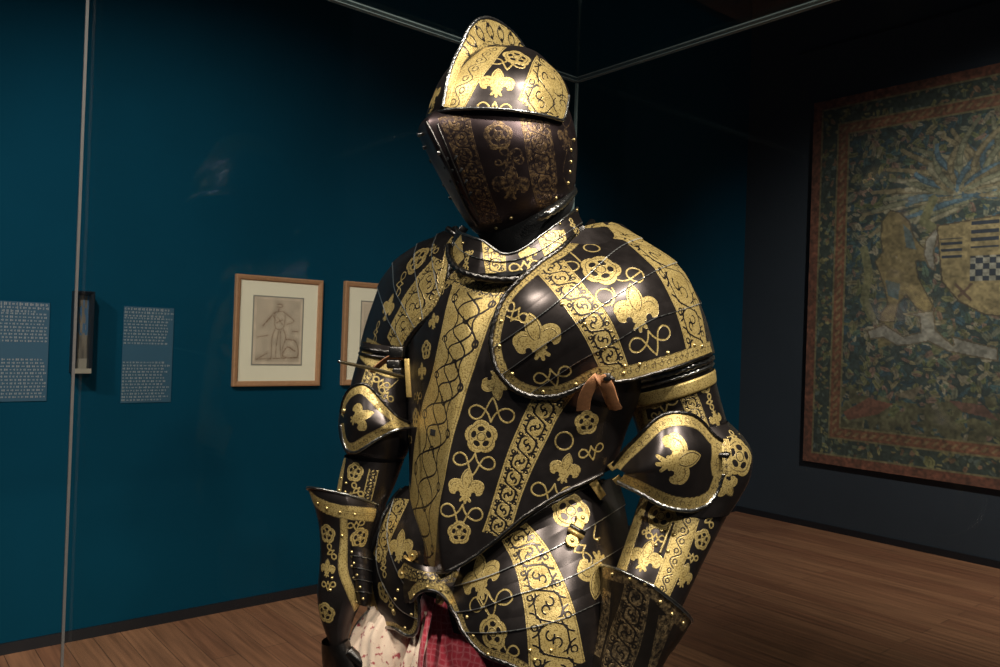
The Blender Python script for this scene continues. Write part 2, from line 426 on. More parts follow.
        for _ in range(3): P[1:-1] = .25*P[:-2]+.5*P[1:-1]+.25*P[2:]
        i = s.pick(*mid[len(mid)//2]); k = len(P)//2; e = P[min(k+1, len(P)-1)]-P[k-1]
        sg = np.sign(np.cross(e, s.n[i])@(PA[k]-P[k]))
        HA, HB = np.linalg.norm(PA-P, axis=1), np.linalg.norm(PB-P, axis=1)
        s.band_path(P, (HA, HB) if sg > 0 else (HB, HA), style, edge, lw, seed)
    def band_path(s, P, H, style='strap', edge=.0022, lw=.00085, seed=0, ext=0):
        if isinstance(H, tuple): H = np.stack(H, -1)
        else:
            if np.isscalar(H): H = np.full(len(P), H)
            H = np.stack([H, H], -1)
        mh = H.max()+.004
        # centre line may sit below a curved surface: measure across with generous radius
        m, S, T, HH = s.dist_path(P, mh*1.6, H)
        L = np.linalg.norm(np.diff(P, axis=0), axis=1).sum()
        PHS = HH[:, 2]; HH = np.maximum(np.where(T > 0, HH[:, 0], HH[:, 1]), 1e-4)
        inside = np.minimum(HH-np.abs(T), np.minimum(S+ext, L+ext-S)+.0)
        v = inside.copy()
        if edge: v = np.minimum(v, np.abs(HH-np.abs(T)-edge)-.00035)
        hh = np.maximum(HH-edge, 1e-4); inner = s.strap(PHS*hh, T, hh, style, lw, seed)
        v = np.minimum(v, np.where(HH-np.abs(T) > edge, inner, 1))
        # a band replaces what lies below it
        k = inside > 0
        gg = s.g[m]; gg = np.where(k, v, np.maximum(gg, inside)); s.g[m] = gg
    def border(s, pts, w, inset=0, style='scroll', closed=False, edge=.0012, lw=.0008, side=1, path=None):
        """band of width w running just inside an outline"""
        P = s.path(pts, closed=closed) if path is None else path
        m, S, T, HH = s.dist_path(P, w*2.2)
        a = np.abs(T); v = np.minimum(a-inset+.0015, w+inset-a); H = np.full(a.shape, w/2)
        Lt = np.linalg.norm(np.diff(P, axis=0), axis=1).sum(); v = np.where((S < -w*.2) | (S > Lt+w*.2), -.01, v)
        tt = a-inset-w/2
        q = np.minimum(v, np.abs(np.abs(tt)-(w/2-edge))-.0003)
        q = np.minimum(q, np.where(np.abs(tt) < w/2-edge, s.strap(S, tt, H, style, lw), 1))
        k = v > 0; gg = s.g[m]; s.g[m] = np.where(k, q, np.maximum(gg, v))
    def line(s, pts, hw=.0009, **kw):
        P = s.path(pts, **kw); m, S, T, _ = s.dist_path(P, hw*4)
        L = np.linalg.norm(np.diff(P, axis=0), axis=1).sum()
        s.gold(m, np.minimum(hw-np.abs(T), np.minimum(S+hw, L-S+hw)))
    def worn(s, pts, hw=.0008, **kw):
        P = s.path(pts, **kw); m, S, T, _ = s.dist_path(P, hw*4)
        L = np.linalg.norm(np.diff(P, axis=0), axis=1).sum()
        s.w[m] = np.maximum(s.w[m], np.minimum(hw-np.abs(T), np.minimum(S, L-S)))
    def frame(s, x, y, ang):
        """tangent frame at a point; ang = image angle of the motif's up direction, degrees clockwise from straight up"""
        i = s.pick(x, y); c = s.X[i]; n = s.n[i]
        # average the normal a little
        a = math.radians(ang); d = math.sin(a)*rt+math.cos(a)*up
        # pick the tangent whose projection points along d
        view = (c-CAM)/np.linalg.norm(c-CAM)
        side = np.cross(d, view); t = np.cross(n, side)
        if t@d < 0: t = -t
        t /= np.linalg.norm(t); x_ = np.cross(t, n)
        if x_@(math.cos(a)*rt-math.sin(a)*up) < 0: x_ = -x_
        return c, x_, t
    def local(s, x, y, ang, R):
        c, ex, ey = s.frame(x, y, ang); m = s.near(c[None], R*1.5); D = s.X[m]-c
        return m, D@ex, D@ey
    def motif(s, f, x, y, size, ang=0, cutout=True, sx=1):
        """size: half height in image pixels at that depth"""
        c = s.at(x, y); R = size*((c-CAM)@fw)/F
        m, a, b = s.local(x, y, ang, R*1.3); a = a/R*sx; b = b/R
        v = f(a, b)*R
        s.gold(m, v)
    def fleur(s, x, y, size, ang=0, **k): s.motif(fleur_sdf, x, y, size, ang, **k)
    def rose(s, x, y, size, ang=0, **k):
        c = s.at(x, y); R = size*((c-CAM)@fw)/F
        m, a, b = s.local(x, y, ang, R*1.3); v = rose_sdf(a/R, b/R)*R
        ins = np.hypot(a, b) < R*.8; gg = s.g[m]; s.g[m] = np.where(ins, v, np.maximum(gg, v))
    def knot(s, x, y, size, ang=0, hw=.0014, sag=.25, asp=1.0):
        c = s.at(x, y); R = size*((c-CAM)@fw)/F
        m, a, b = s.local(x, y, ang, R*1.4)
        K = KNOT*R; K = K.copy(); K[:, 1] = K[:, 1]*asp*(1 if sag >= 0 else -1)
        d = np.full(a.shape, 1e9)
        for i in range(len(K)-1):
            p, q = K[i], K[i+1]; e = q-p; t = np.clip(((a-p[0])*e[0]+(b-p[1])*e[1])/(e@e), 0, 1)
            d = np.minimum(d, np.hypot(a-p[0]-t*e[0], b-p[1]-t*e[1]))
        s.gold(m, hw-d)
    def ring_loop(s, x, y, r, hw=.0014):
        c = s.at(x, y); R = r*((c-CAM)@fw)/F
        m, a, b = s.local(x, y, 0, R*1.4); s.gold(m, hw-np.abs(np.hypot(a, b)-R))
    def trim(s, poly, smooth=True, closed_spline=True):
        poly = np.asarray(poly, float)
        if smooth:
            q = np.concatenate([poly[-1:], poly, poly[:2]]); n = len(poly)
            poly = cr(q, np.linspace(1, n+1, n*10, endpoint=False))
        k = seg_sdf(s.px[..., 0], s.px[..., 1], poly)
        k = np.where(s.vis | (k > -30), k, k)
        s.keep = np.minimum(s.keep, k)
        s.outline = poly
    def snap(s):
        """pull the points just outside the trim line onto it"""
        K = s.keep; X = s.X.copy(); out = K < 0
        best = np.full(K.shape, -1.)
        for ax, sh in ((0, 1), (0, -1), (1, 1), (1, -1)):
            Kn = np.roll(K, sh, ax); Xn = np.roll(s.X, sh, ax)
            ok = out & (Kn > 0)
            if not s.closed or ax == 0:
                e = [slice(None)]*2; e[ax] = 0 if sh == 1 else -1; ok[tuple(e)] = False
            ok &= Kn > best; t = (K/(K-Kn+1e-12))[..., None]
            X = np.where(ok[..., None], s.X+(Xn-s.X)*t, X); best = np.where(ok, Kn, best)
        s.moved = best > 0; s.X = X
    def lames(s, lines, lift=.0016, fall=.022, worn=.0008):
        """split lines (image polylines running across the plate); the plate above each line overlaps the next"""
        s.lame = np.zeros(s.X.shape[:2], int)
        for ln in lines:
            q = spline(ln, 30); q[0] += (q[0]-q[1])*60; q[-1] += (q[-1]-q[-2])*60
            best = np.full(s.g.shape, 1e18); side = np.zeros(s.g.shape)
            x, y = s.px[..., 0], s.px[..., 1]
            for i in range(len(q)-1):
                e = q[i+1]-q[i]; wx, wy = x-q[i, 0], y-q[i, 1]; t = np.clip((wx*e[0]+wy*e[1])/(e@e+1e-12), 0, 1)
                d = (wx-t*e[0])**2+(wy-t*e[1])**2; k = d < best; best[k] = d[k]; side[k] = (e[0]*wy-e[1]*wx)[k]
            dist = np.sqrt(best)*1.7e-3
            below = side > 0
            s.lame += below
            s.X = s.X+s.n*(np.where(~below, lift*np.clip(1-dist/fall, 0, 1), -lift*.35*np.clip(1-dist/fall, 0, 1)))[..., None]
            s.w = np.maximum(s.w, np.where(~below, worn*1.6-dist, -.01))
    def build(s, name, m, parent, lame_name='lame', offset=0):
        s.snap() if (s.keep < 0).any() else None
        nv, nu = s.g.shape; i, j = np.meshgrid(np.arange(nv-1), np.arange(nu if s.closed else nu-1), indexing='ij'); j2 = (j+1) % nu
        Fc = np.stack([i*nu+j, i*nu+j2, (i+1)*nu+j2, (i+1)*nu+j], -1).reshape(-1, 4)
        kp = (s.keep > 0).ravel(); mv = getattr(s, 'moved', np.zeros(s.g.shape, bool)).ravel()
        ok = (kp | mv)[Fc].all(1) & kp[Fc].any(1)
        Fc = Fc[ok]; V = s.X.reshape(-1, 3); g = s.g.ravel(); w = s.w.ravel()
        lm = s.lame.ravel()[Fc].min(1) if s.lame is not None else np.zeros(len(Fc), int)
        out = None
        for k in sorted(set(lm.tolist())):
            f = Fc[lm == k]
            if len(f) < 30: continue
            u, inv = np.unique(f, return_inverse=True); f = inv.reshape(f.shape)
            o = mesh_obj(name if out is None else lame_name, V[u], f, m, parent if out is None else out, True, {'gilt': g[u], 'worn': w[u]})
            if out is None: out = o
        s.obj = out; return out
def rim(P, r, m, parent, name='rolled_edge', rope=.22, pitch=.0075, n=12, label=None):
    P = arc(P, .0012); rope *= .55; b = MB(); b.tube(P, r, n=n, rope=rope, pitch=pitch*3)
    o = b.build(name, m, parent)
    if label: o['label'] = label
    return o
_riv = {}
def rivet(p, n, r, parent, m='brass'):
    if m not in _riv:
        V = [(0, 0, .75)]; Fq = []
        for i, (rr, z) in enumerate(((.45, .66), (.8, .38), (1, 0), (1, -.3))):
            V += [(rr*math.cos(a), rr*math.sin(a), z) for a in np.arange(10)*2*PI/10]
        Fq += [[0, 1+k, 1+(k+1) % 10] for k in range(10)]
        for q in range(3): Fq += [[1+q*10+k, 1+(q+1)*10+k, 1+(q+1)*10+(k+1) % 10, 1+q*10+(k+1) % 10] for k in range(10)]
        me = bpy.data.meshes.new('rivet'); me.from_pydata(V, [], Fq); me.update(); me.polygons.foreach_set('use_smooth', np.ones(len(me.polygons), bool)); me.materials.append(M[m]); _riv[m] = me
    o = bpy.data.objects.new('rivet', _riv[m]); C.objects.link(o); o.parent = parent
    o.location = tuple(np.asarray(p)-org(parent)); o.scale = (r, r, r); o.rotation_euler = Vector(n).to_track_quat('Z', 'Y').to_euler(); return o
def rivets(s, pts, r=.0034, parent=None, m='brass'):
    for x, y in pts:
        i = s.pick(x, y); rivet(s.X[i]+s.n[i]*.0004, s.n[i], r, parent or s.obj, m)

# ================================================================== the room
def floor_pt(px, py): return ray_plane(px, py, np.zeros(3), np.array([0, 0, 1.]))
CR = floor_pt(736, 511)                         # corner of the two walls on the floor
LF = floor_pt(0, 655); dl_ = LF-CR; dl_[2] = 0; dl_ /= np.linalg.norm(dl_)
dr_ = np.array([-dl_[1], dl_[0], 0.])           # right wall runs square to the left one, towards the viewer
if dr_@fw > 0: dr_ = -dr_
nl = dr_.copy(); nr = dl_.copy()                # normals into the room
UPZ = np.array([0, 0, 1.])
def on_left(px, py): return ray_plane(px, py, CR, nl)
def on_right(px, py): return ray_plane(px, py, CR, nr)
HC = 5.2
M['wall'] = simple('blue_wall_paint', (.0018, .052, .090), .9, 0, .10, 3, .25, 350, Specular_IOR_Level=.08)
M['wall_dark'] = simple('charcoal_wall_paint', (.034, .044, .056), .8, 0, .10, 3, .25, 350)
M['ceil'] = simple('dark_ceiling_paint', (.008, .009, .011), .8)
M['base'] = simple('black_baseboard', (.012, .013, .016), .45)
def wood_floor():
    m, nt, b = mat('oak_floor_boards'); L = nt.links
    tc = N(nt, 'ShaderNodeTexCoord'); mp = N(nt, 'ShaderNodeMapping'); ang = math.atan2(dr_[1], dr_[0])
    mp.inputs['Rotation'].default_value = (0, 0, -ang); L.new(tc.outputs['Object'], mp.inputs['Vector'])
    br = N(nt, 'ShaderNodeTexBrick'); L.new(mp.outputs[0], br.inputs['Vector'])
    for k, v in (('Scale', 1.0), ('Mortar Size', .0018), ('Mortar Smooth', .3), ('Bias', 0.), ('Brick Width', 1.9), ('Row Height', .13)): br.inputs[k].default_value = v
    br.inputs['Color1'].default_value = (.31, .135, .068, 1); br.inputs['Color2'].default_value = (.40, .19, .095, 1); br.inputs['Mortar'].default_value = (.06, .03, .018, 1)
    sc = N(nt, 'ShaderNodeMapping'); sc.inputs['Scale'].default_value = (1.2, 22, 1); L.new(mp.outputs[0], sc.inputs['Vector'])
    nz = N(nt, 'ShaderNodeTexNoise'); nz.inputs['Scale'].default_value = 1.6; nz.inputs['Detail'].default_value = 6; L.new(sc.outputs[0], nz.inputs['Vector'])
    mx = N(nt, 'ShaderNodeMix', data_type='RGBA', blend_type='MULTIPLY'); mx.inputs[0].default_value = .8
    cr_ = N(nt, 'ShaderNodeValToRGB'); cr_.color_ramp.elements[0].color = (.45, .42, .40, 1); cr_.color_ramp.elements[1].color = (1.15, 1.1, 1.05, 1); cr_.color_ramp.elements[0].position = .3; cr_.color_ramp.elements[1].position = .7
    L.new(nz.outputs[0], cr_.inputs[0]); L.new(br.outputs[0], mx.inputs[6]); L.new(cr_.outputs[0], mx.inputs[7]); L.new(mx.outputs[2], b.inputs['Base Color'])
    b.inputs['Roughness'].default_value = .48
    return m
M['floor'] = wood_floor()
def slab(name, a, b, z0, z1, nrm, th, m):
    """upright or flat slab from a to b (plan), thickness away from the room"""
    a, b = np.array(a, float), np.array(b, float); mb = MB(); c = (a+b)/2; c[2] = (z0+z1)/2; c = c-nrm*th/2
    mb.box(c, (b-a)*[.5, .5, 0], nrm*th/2, UPZ*(z1-z0)/2)
    o = mb.build(name, m, None, smooth=False); return tag(o, kind='structure')
LW, RW = 8.5, 8.5
slab('wall_left', CR-dl_*.12, CR+dl_*LW, 0, HC, nl, .12, M['wall'])
slab('wall_right', CR, CR+dr_*RW, 0, HC, nr, .12, M['wall_dark'])
for nm, z0, th, m in (('floor', -.1, .1, M['floor']), ('ceiling', HC, .1, M['ceil'])):
    mb = MB(); c = CR+dl_*LW/2+dr_*RW/2; c[2] = z0+th/2
    mb.box(c, dl_*(LW/2+.12), dr_*(RW/2+.12), UPZ*th/2); tag(mb.build(nm, m, None, smooth=False), kind='structure')
slab('baseboard_left', CR+nl*.012, CR+dl_*LW+nl*.012, 0, .055, nl, .012, M['base'])
slab('baseboard_right', CR+nr*.012+nl*.012, CR+dr_*RW+nr*.012, 0, .055, nr, .012, M['base'])
# thin shadow-gap moulding high on the right wall
tg0, tg1 = on_right(820, 52), on_right(970, 2); zt = (tg0[2]+tg1[2])/2
slab('trim_1', CR+nr*.012+dr_*.5, CR+dr_*RW+nr*.012, zt-.014, zt+.014, nr, .012, M['base'])

# ------------------------------------------------------------------ framed pictures
def seg_d(x, y, pts, w=.0):
    d = np.full(x.shape, 9.)
    for a, b in zip(pts[:-1], pts[1:]):
        a = np.array(a); b = np.array(b); e = b-a; t = np.clip(((x-a[0])*e[0]+(y-a[1])*e[1])/(e@e+1e-12), 0, 1); d = np.minimum(d, np.hypot(x-a[0]-t*e[0], y-a[1]-t*e[1]))
    return d
def fnoise(h, w, cells, seed=0):
    r = np.random.default_rng(seed); g = r.random((cells+3, cells+3)); yy = np.linspace(0, cells, h); xx = np.linspace(0, cells, w)
    iy, ix = yy.astype(int), xx.astype(int); fy, fx = (yy-iy)[:, None], (xx-ix)[None]; fy = fy*fy*(3-2*fy); fx = fx*fx*(3-2*fx)
    G = lambda a, b: g[np.ix_(iy+a, ix+b)]
    return G(0, 0)*(1-fy)*(1-fx)+G(1, 0)*fy*(1-fx)+G(0, 1)*(1-fy)*fx+G(1, 1)*fy*fx
def color_mat(name, rough=.8, bump=0, bs=300):
    m, nt, b = mat(name); a = N(nt, 'ShaderNodeAttribute', attribute_name='dye')
    tc = N(nt, 'ShaderNodeTexCoord'); nz = N(nt, 'ShaderNodeTexNoise'); nz.inputs['Scale'].default_value = bs; nt.links.new(tc.outputs['Object'], nz.inputs['Vector'])
    mx = N(nt, 'ShaderNodeMix', data_type='RGBA', blend_type='MULTIPLY'); mx.inputs[0].default_value = .35
    nt.links.new(a.outputs['Color'], mx.inputs[6]); nt.links.new(nz.outputs[0], mx.inputs[7]); nt.links.new(mx.outputs[2], b.inputs['Base Color']); b.inputs['Roughness'].default_value = rough
    if bump:
        bp = N(nt, 'ShaderNodeBump'); bp.inputs['Strength'].default_value = bump; bp.inputs['Distance'].default_value = .003
        nt.links.new(nz.outputs[0], bp.inputs['Height']); nt.links.new(bp.outputs[0], b.inputs['Normal'])
    return m
M['drawing'] = color_mat('chalk_drawing_paper', .9)
M['weave'] = color_mat('tapestry_weave', .95, .6, 260)
M['mount'] = simple('cream_mount_board', (.97, .86, .62), .9, 0, .04)
M['oak'] = simple('brown_wood_frame', (.46, .235, .11), .5, 0, .25, 60)
M['black_frame'] = simple('black_frame_moulding', (.012, .012, .014), .35)
def panel(name, o, ex, ez, w, h, th, nrm, m, parent, rgb=None):
    """flat sheet with real thickness; o = top-left corner of its front face"""
    if rgb is None:
        mb = MB(); mb.box(o+ex*w/2-ez*h/2-nrm*th/2, ex*w/2, ez*h/2, nrm*th/2); return mb.build(name, m, parent, smooth=False)
    H, Wd = rgb.shape[:2]; u, v = np.meshgrid(np.linspace(0, w, Wd), np.linspace(0, h, H))
    V = o+u[..., None]*ex-v[..., None]*ez; V = V.reshape(-1, 3); i, j = np.meshgrid(np.arange(H-1), np.arange(Wd-1), indexing='ij')
    Fc = np.stack([i*Wd+j, (i+1)*Wd+j, (i+1)*Wd+j+1, i*Wd+j+1], -1).reshape(-1, 4)
    k = len(V); c = np.array([o, o+ex*w, o+ex*w-ez*h, o-ez*h]); V = np.concatenate([V, c, c-nrm*th])
    Fc = np.concatenate([Fc, [[k+a, k+(a+1) % 4, k+4+(a+1) % 4, k+4+a] for a in range(4)], [[k+4, k+5, k+6, k+7]]])
    col = np.concatenate([rgb.reshape(-1, 3), np.repeat(rgb[:1, :1].reshape(1, 3), 8, 0)])
    return mesh_obj(name, V, Fc, m, parent, False, {'dye': col})
def frame_obj(root, o, ex, ez, w, h, fwid, dep, nrm, m):
    """moulded frame of four mitred rails as one ring; o = outer top-left at the wall face"""
    prof = [(0, 0), (0, dep), (fwid*.25, dep*1.08), (fwid*.8, dep*.95), (fwid, dep*.75), (fwid, 0)]
    V = []; 
    for (u, v) in prof:
        for cx, cy in ((u, u), (w-u, u), (w-u, h-u), (u, h-u)): V.append(o+ex*cx-ez*cy+nrm*v)
    n = len(prof); Fc = [[4*i+k, 4*i+(k+1) % 4, 4*((i+1) % n)+(k+1) % 4, 4*((i+1) % n)+k] for i in range(n) for k in range(4)]
    return mesh_obj('frame', V, Fc, m, root, False)
EXL = -dl_      # along the left wall, to the right in the picture
def drawing_rgb(seed, pose):
    H, Wd = 240, 190; y, x = np.mgrid[0:1:H*1j, 0:1:Wd*1j]
    base = np.array([.72, .57, .40])*(.86+.28*fnoise(H, Wd, 9, seed))[..., None]
    ink = np.zeros((H, Wd)); nz = fnoise(H, Wd, 70, seed+9)
    for k, (pts, w) in enumerate(pose):
        P = np.array([(a, b*1.27) for a, b in pts]); jit = P+np.random.default_rng(k+seed).normal(0, .006, P.shape)
        for Q, amp in ((P, .9), (jit, .6)):
            Q = spline(Q, 6*len(Q)) if len(Q) > 2 else Q
            d = seg_d(x, y*1.27, list(Q)); ink = np.maximum(ink, amp*np.clip(1.3-d/(w*.42), 0, 1)*(.35+.65*nz))
            ink = np.maximum(ink, .30*np.clip(1-d/(w*2.4), 0, 1)*(.3+.7*fnoise(H, Wd, 26, seed+k)))
    col = base*(1-.9*ink[..., None]*np.array([.85, 1, 1.1]))
    e = np.minimum(np.minimum(x, 1-x)*.8, np.minimum(y, 1-y)); col = np.where((e > .035)[..., None], col, base*1.15)
    return col
pose1 = [([(.47, .10), (.55, .10), (.56, .14), (.47, .14)], .03), ([(.50, .16), (.50, .20)], .05), ([(.42, .22), (.62, .22), (.60, .45), (.44, .45), (.42, .22)], .022), ([(.40, .23), (.30, .33), (.18, .43)], .035), ([(.38, .26), (.44, .34)], .03),
         ([(.64, .23), (.82, .34), (.68, .40)], .022), ([(.44, .46), (.38, .62), (.37, .90), (.30, .94)], .022), ([(.52, .48), (.48, .66), (.46, .90)], .02), ([(.60, .46), (.66, .60), (.60, .78), (.63, .93)], .025), ([(.55, .50), (.55, .70), (.58, .9)], .02),
         ([(.05, .93), (.95, .90)], .025), ([(.66, .62), (.88, .66), (.92, .88), (.62, .88), (.70, .74), (.86, .80)], .04), ([(.48, .30), (.58, .40)], .02), ([(.45, .38), (.58, .33)], .02), ([(.08, .60), (.3, .57)], .02), ([(.10, .92), (.28, .84)], .03), ([(.80, .5), (.92, .5)], .03)]
pose2 = [([(.30, .12), (.38, .12), (.38, .18), (.30, .18)], .03), ([(.22, .22), (.45, .22), (.42, .48), (.26, .48), (.22, .22)], .022), ([(.22, .24), (.12, .40), (.16, .52)], .022), ([(.45, .24), (.62, .34)], .02), ([(.27, .5), (.24, .9)], .022), ([(.40, .5), (.44, .9)], .022), ([(.05, .93), (.95, .92)], .02), ([(.6, .6), (.8, .9)], .03)]
def framed(px0, px1, pt, pb, pt1, label, pose, seed, mx=(.21, .235), my=(.19, .20)):
    a = on_left(px0, pt); b = on_left(px0-4, pb); c = on_left(px1, pt1)
    w = np.linalg.norm((c-a)[:2]); h = a[2]-b[2]
    a = a.copy(); a[2] = (a[2]+c[2])/2
    root = empty('framed_drawing', b+nl*.0, label, 'drawing', None); root.location = tuple(b+EXL*w/2)
    frame_obj(root, a, EXL, UPZ, w, h, w*.055, .028, nl, M['oak'])
    f = w*.05
    panel('mount', a+EXL*f-UPZ*f+nl*.017, EXL, UPZ, w-2*f, h-2*f, .008, nl, M['mount'], root)
    dw, dh = w*(1-mx[0]-mx[1]), h*(1-my[0]-my[1])
    panel('window_bevel', a+EXL*(w*mx[0]-.008)-UPZ*(h*my[0]-.008)+nl*.0185, EXL, UPZ, dw+.016, dh+.016, .002, nl, simple('grey_mount_bevel', (.30, .27, .21), .8), root)
    panel('drawing_sheet', a+EXL*w*mx[0]-UPZ*h*my[0]+nl*.0195, EXL, UPZ, dw, dh, .002, nl, M['drawing'], root, drawing_rgb(seed, pose))
    return root
framed(235, 321.5, 274, 386.5, 280.5, 'brown wood framed drawing of a standing man, in full view on the blue wall', pose1, 3)
framed(343.5, 424, 281.5, 385.5, 287, 'brown wood framed drawing half hidden behind the armour\'s arm', pose2, 5)
# small black-framed painting beside the wall label
a = on_left(72, 291); c = on_left(91, 292); b = on_left(89, 372)
w = np.linalg.norm((c-a)[:2]); h = c[2]-b[2]; a[2] = c[2]
root = empty('framed_painting', np.array([*(a+EXL*w/2)[:2], b[2]]), 'small black framed painting on the blue wall behind the glass corner', 'painting')
frame_obj(root, a, EXL, UPZ, w, h, w*.22, .09, nl, M['black_frame'])
H_, W_ = 90, 60; yy, xx = np.mgrid[0:1:H_*1j, 0:1:W_*1j]; n1 = fnoise(H_, W_, 5, 11); n2 = fnoise(H_, W_, 9, 12)
pr = np.array([.30, .24, .17])*(.3+.9*n1)[..., None]; pr = np.where(((n2 > .55) & (yy < .55))[..., None], np.array([.08, .17, .28]), pr); pr = np.where((yy > .86)[..., None], np.array([.45, .38, .28]), pr)
panel('canvas', a+EXL*w*.2-UPZ*w*.2+nl*.05, EXL, UPZ, w*.6, h-w*.4, .01, nl, M['drawing'], root, pr)
mb = MB(); mb.box(a+EXL*w/2-UPZ*(h-w*.12)+nl*.097, EXL*w*.42, nl*.004, UPZ*.012); mb.build('sight_edge', simple('pale_sight_edge', (.35, .30, .22), .6), root, smooth=False)

# ------------------------------------------------------------------ wall label, and its glass reflection modelled as a second pale text block
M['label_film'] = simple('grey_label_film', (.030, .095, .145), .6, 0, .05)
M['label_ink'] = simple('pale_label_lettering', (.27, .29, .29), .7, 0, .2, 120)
def label_or_reflection(px0, px1, pt, pb, label, seed, rag):
    r = random.Random(seed); a = on_left(px0, pt); c = on_left(px1, pt+2); b = on_left(px0-3, pb); w = np.linalg.norm((c-a)[:2]); h = a[2]-b[2]
    root = empty('label_or_reflection', a-UPZ*h+EXL*w/2, label, 'label')
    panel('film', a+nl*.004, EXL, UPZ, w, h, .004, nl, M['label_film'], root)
    def words(mb, y, t, x1, hh):
        x = .012*w
        while x < x1:
            L = r.uniform(.02, .07)*w
            if x+L > x1: break
            # each word a run of small letter strokes
            k = max(2, int(L/(.011)))
            for q in range(k):
                cx = x+(q+.5)*L/k; s = r.choice((.55, .8, 1.)); 
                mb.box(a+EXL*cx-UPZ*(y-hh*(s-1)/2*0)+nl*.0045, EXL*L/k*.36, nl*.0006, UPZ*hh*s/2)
            x += L+.010*w+.004
    mb = MB()
    for y, x1, hh in ((.025, .97, .016), (.060, 1., .012), (.095, .8, .012)): words(mb, y*h/1., 1, w*x1, hh)
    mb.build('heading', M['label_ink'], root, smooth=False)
    for blk in (((.12, .40), (.52, .54)), ((.58, .99), (.58, .6))):
        mb = MB(); y = blk[0][0]*h
        while y < blk[0][1]*h:
            x1 = w*(.98 if not rag else r.uniform(.84, .98)); words(mb, y, 1, x1, .0098); y += .0165
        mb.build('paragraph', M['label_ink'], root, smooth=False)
    return root
label_or_reflection(124, 174, 306, 403, 'modelled reflection of the text label, set on the blue wall between the glass edge and the framed drawing', 4, True)
label_or_reflection(-12, 50, 300, 402, "pale text label on the blue wall left of the glass case's upright edge", 9, False)

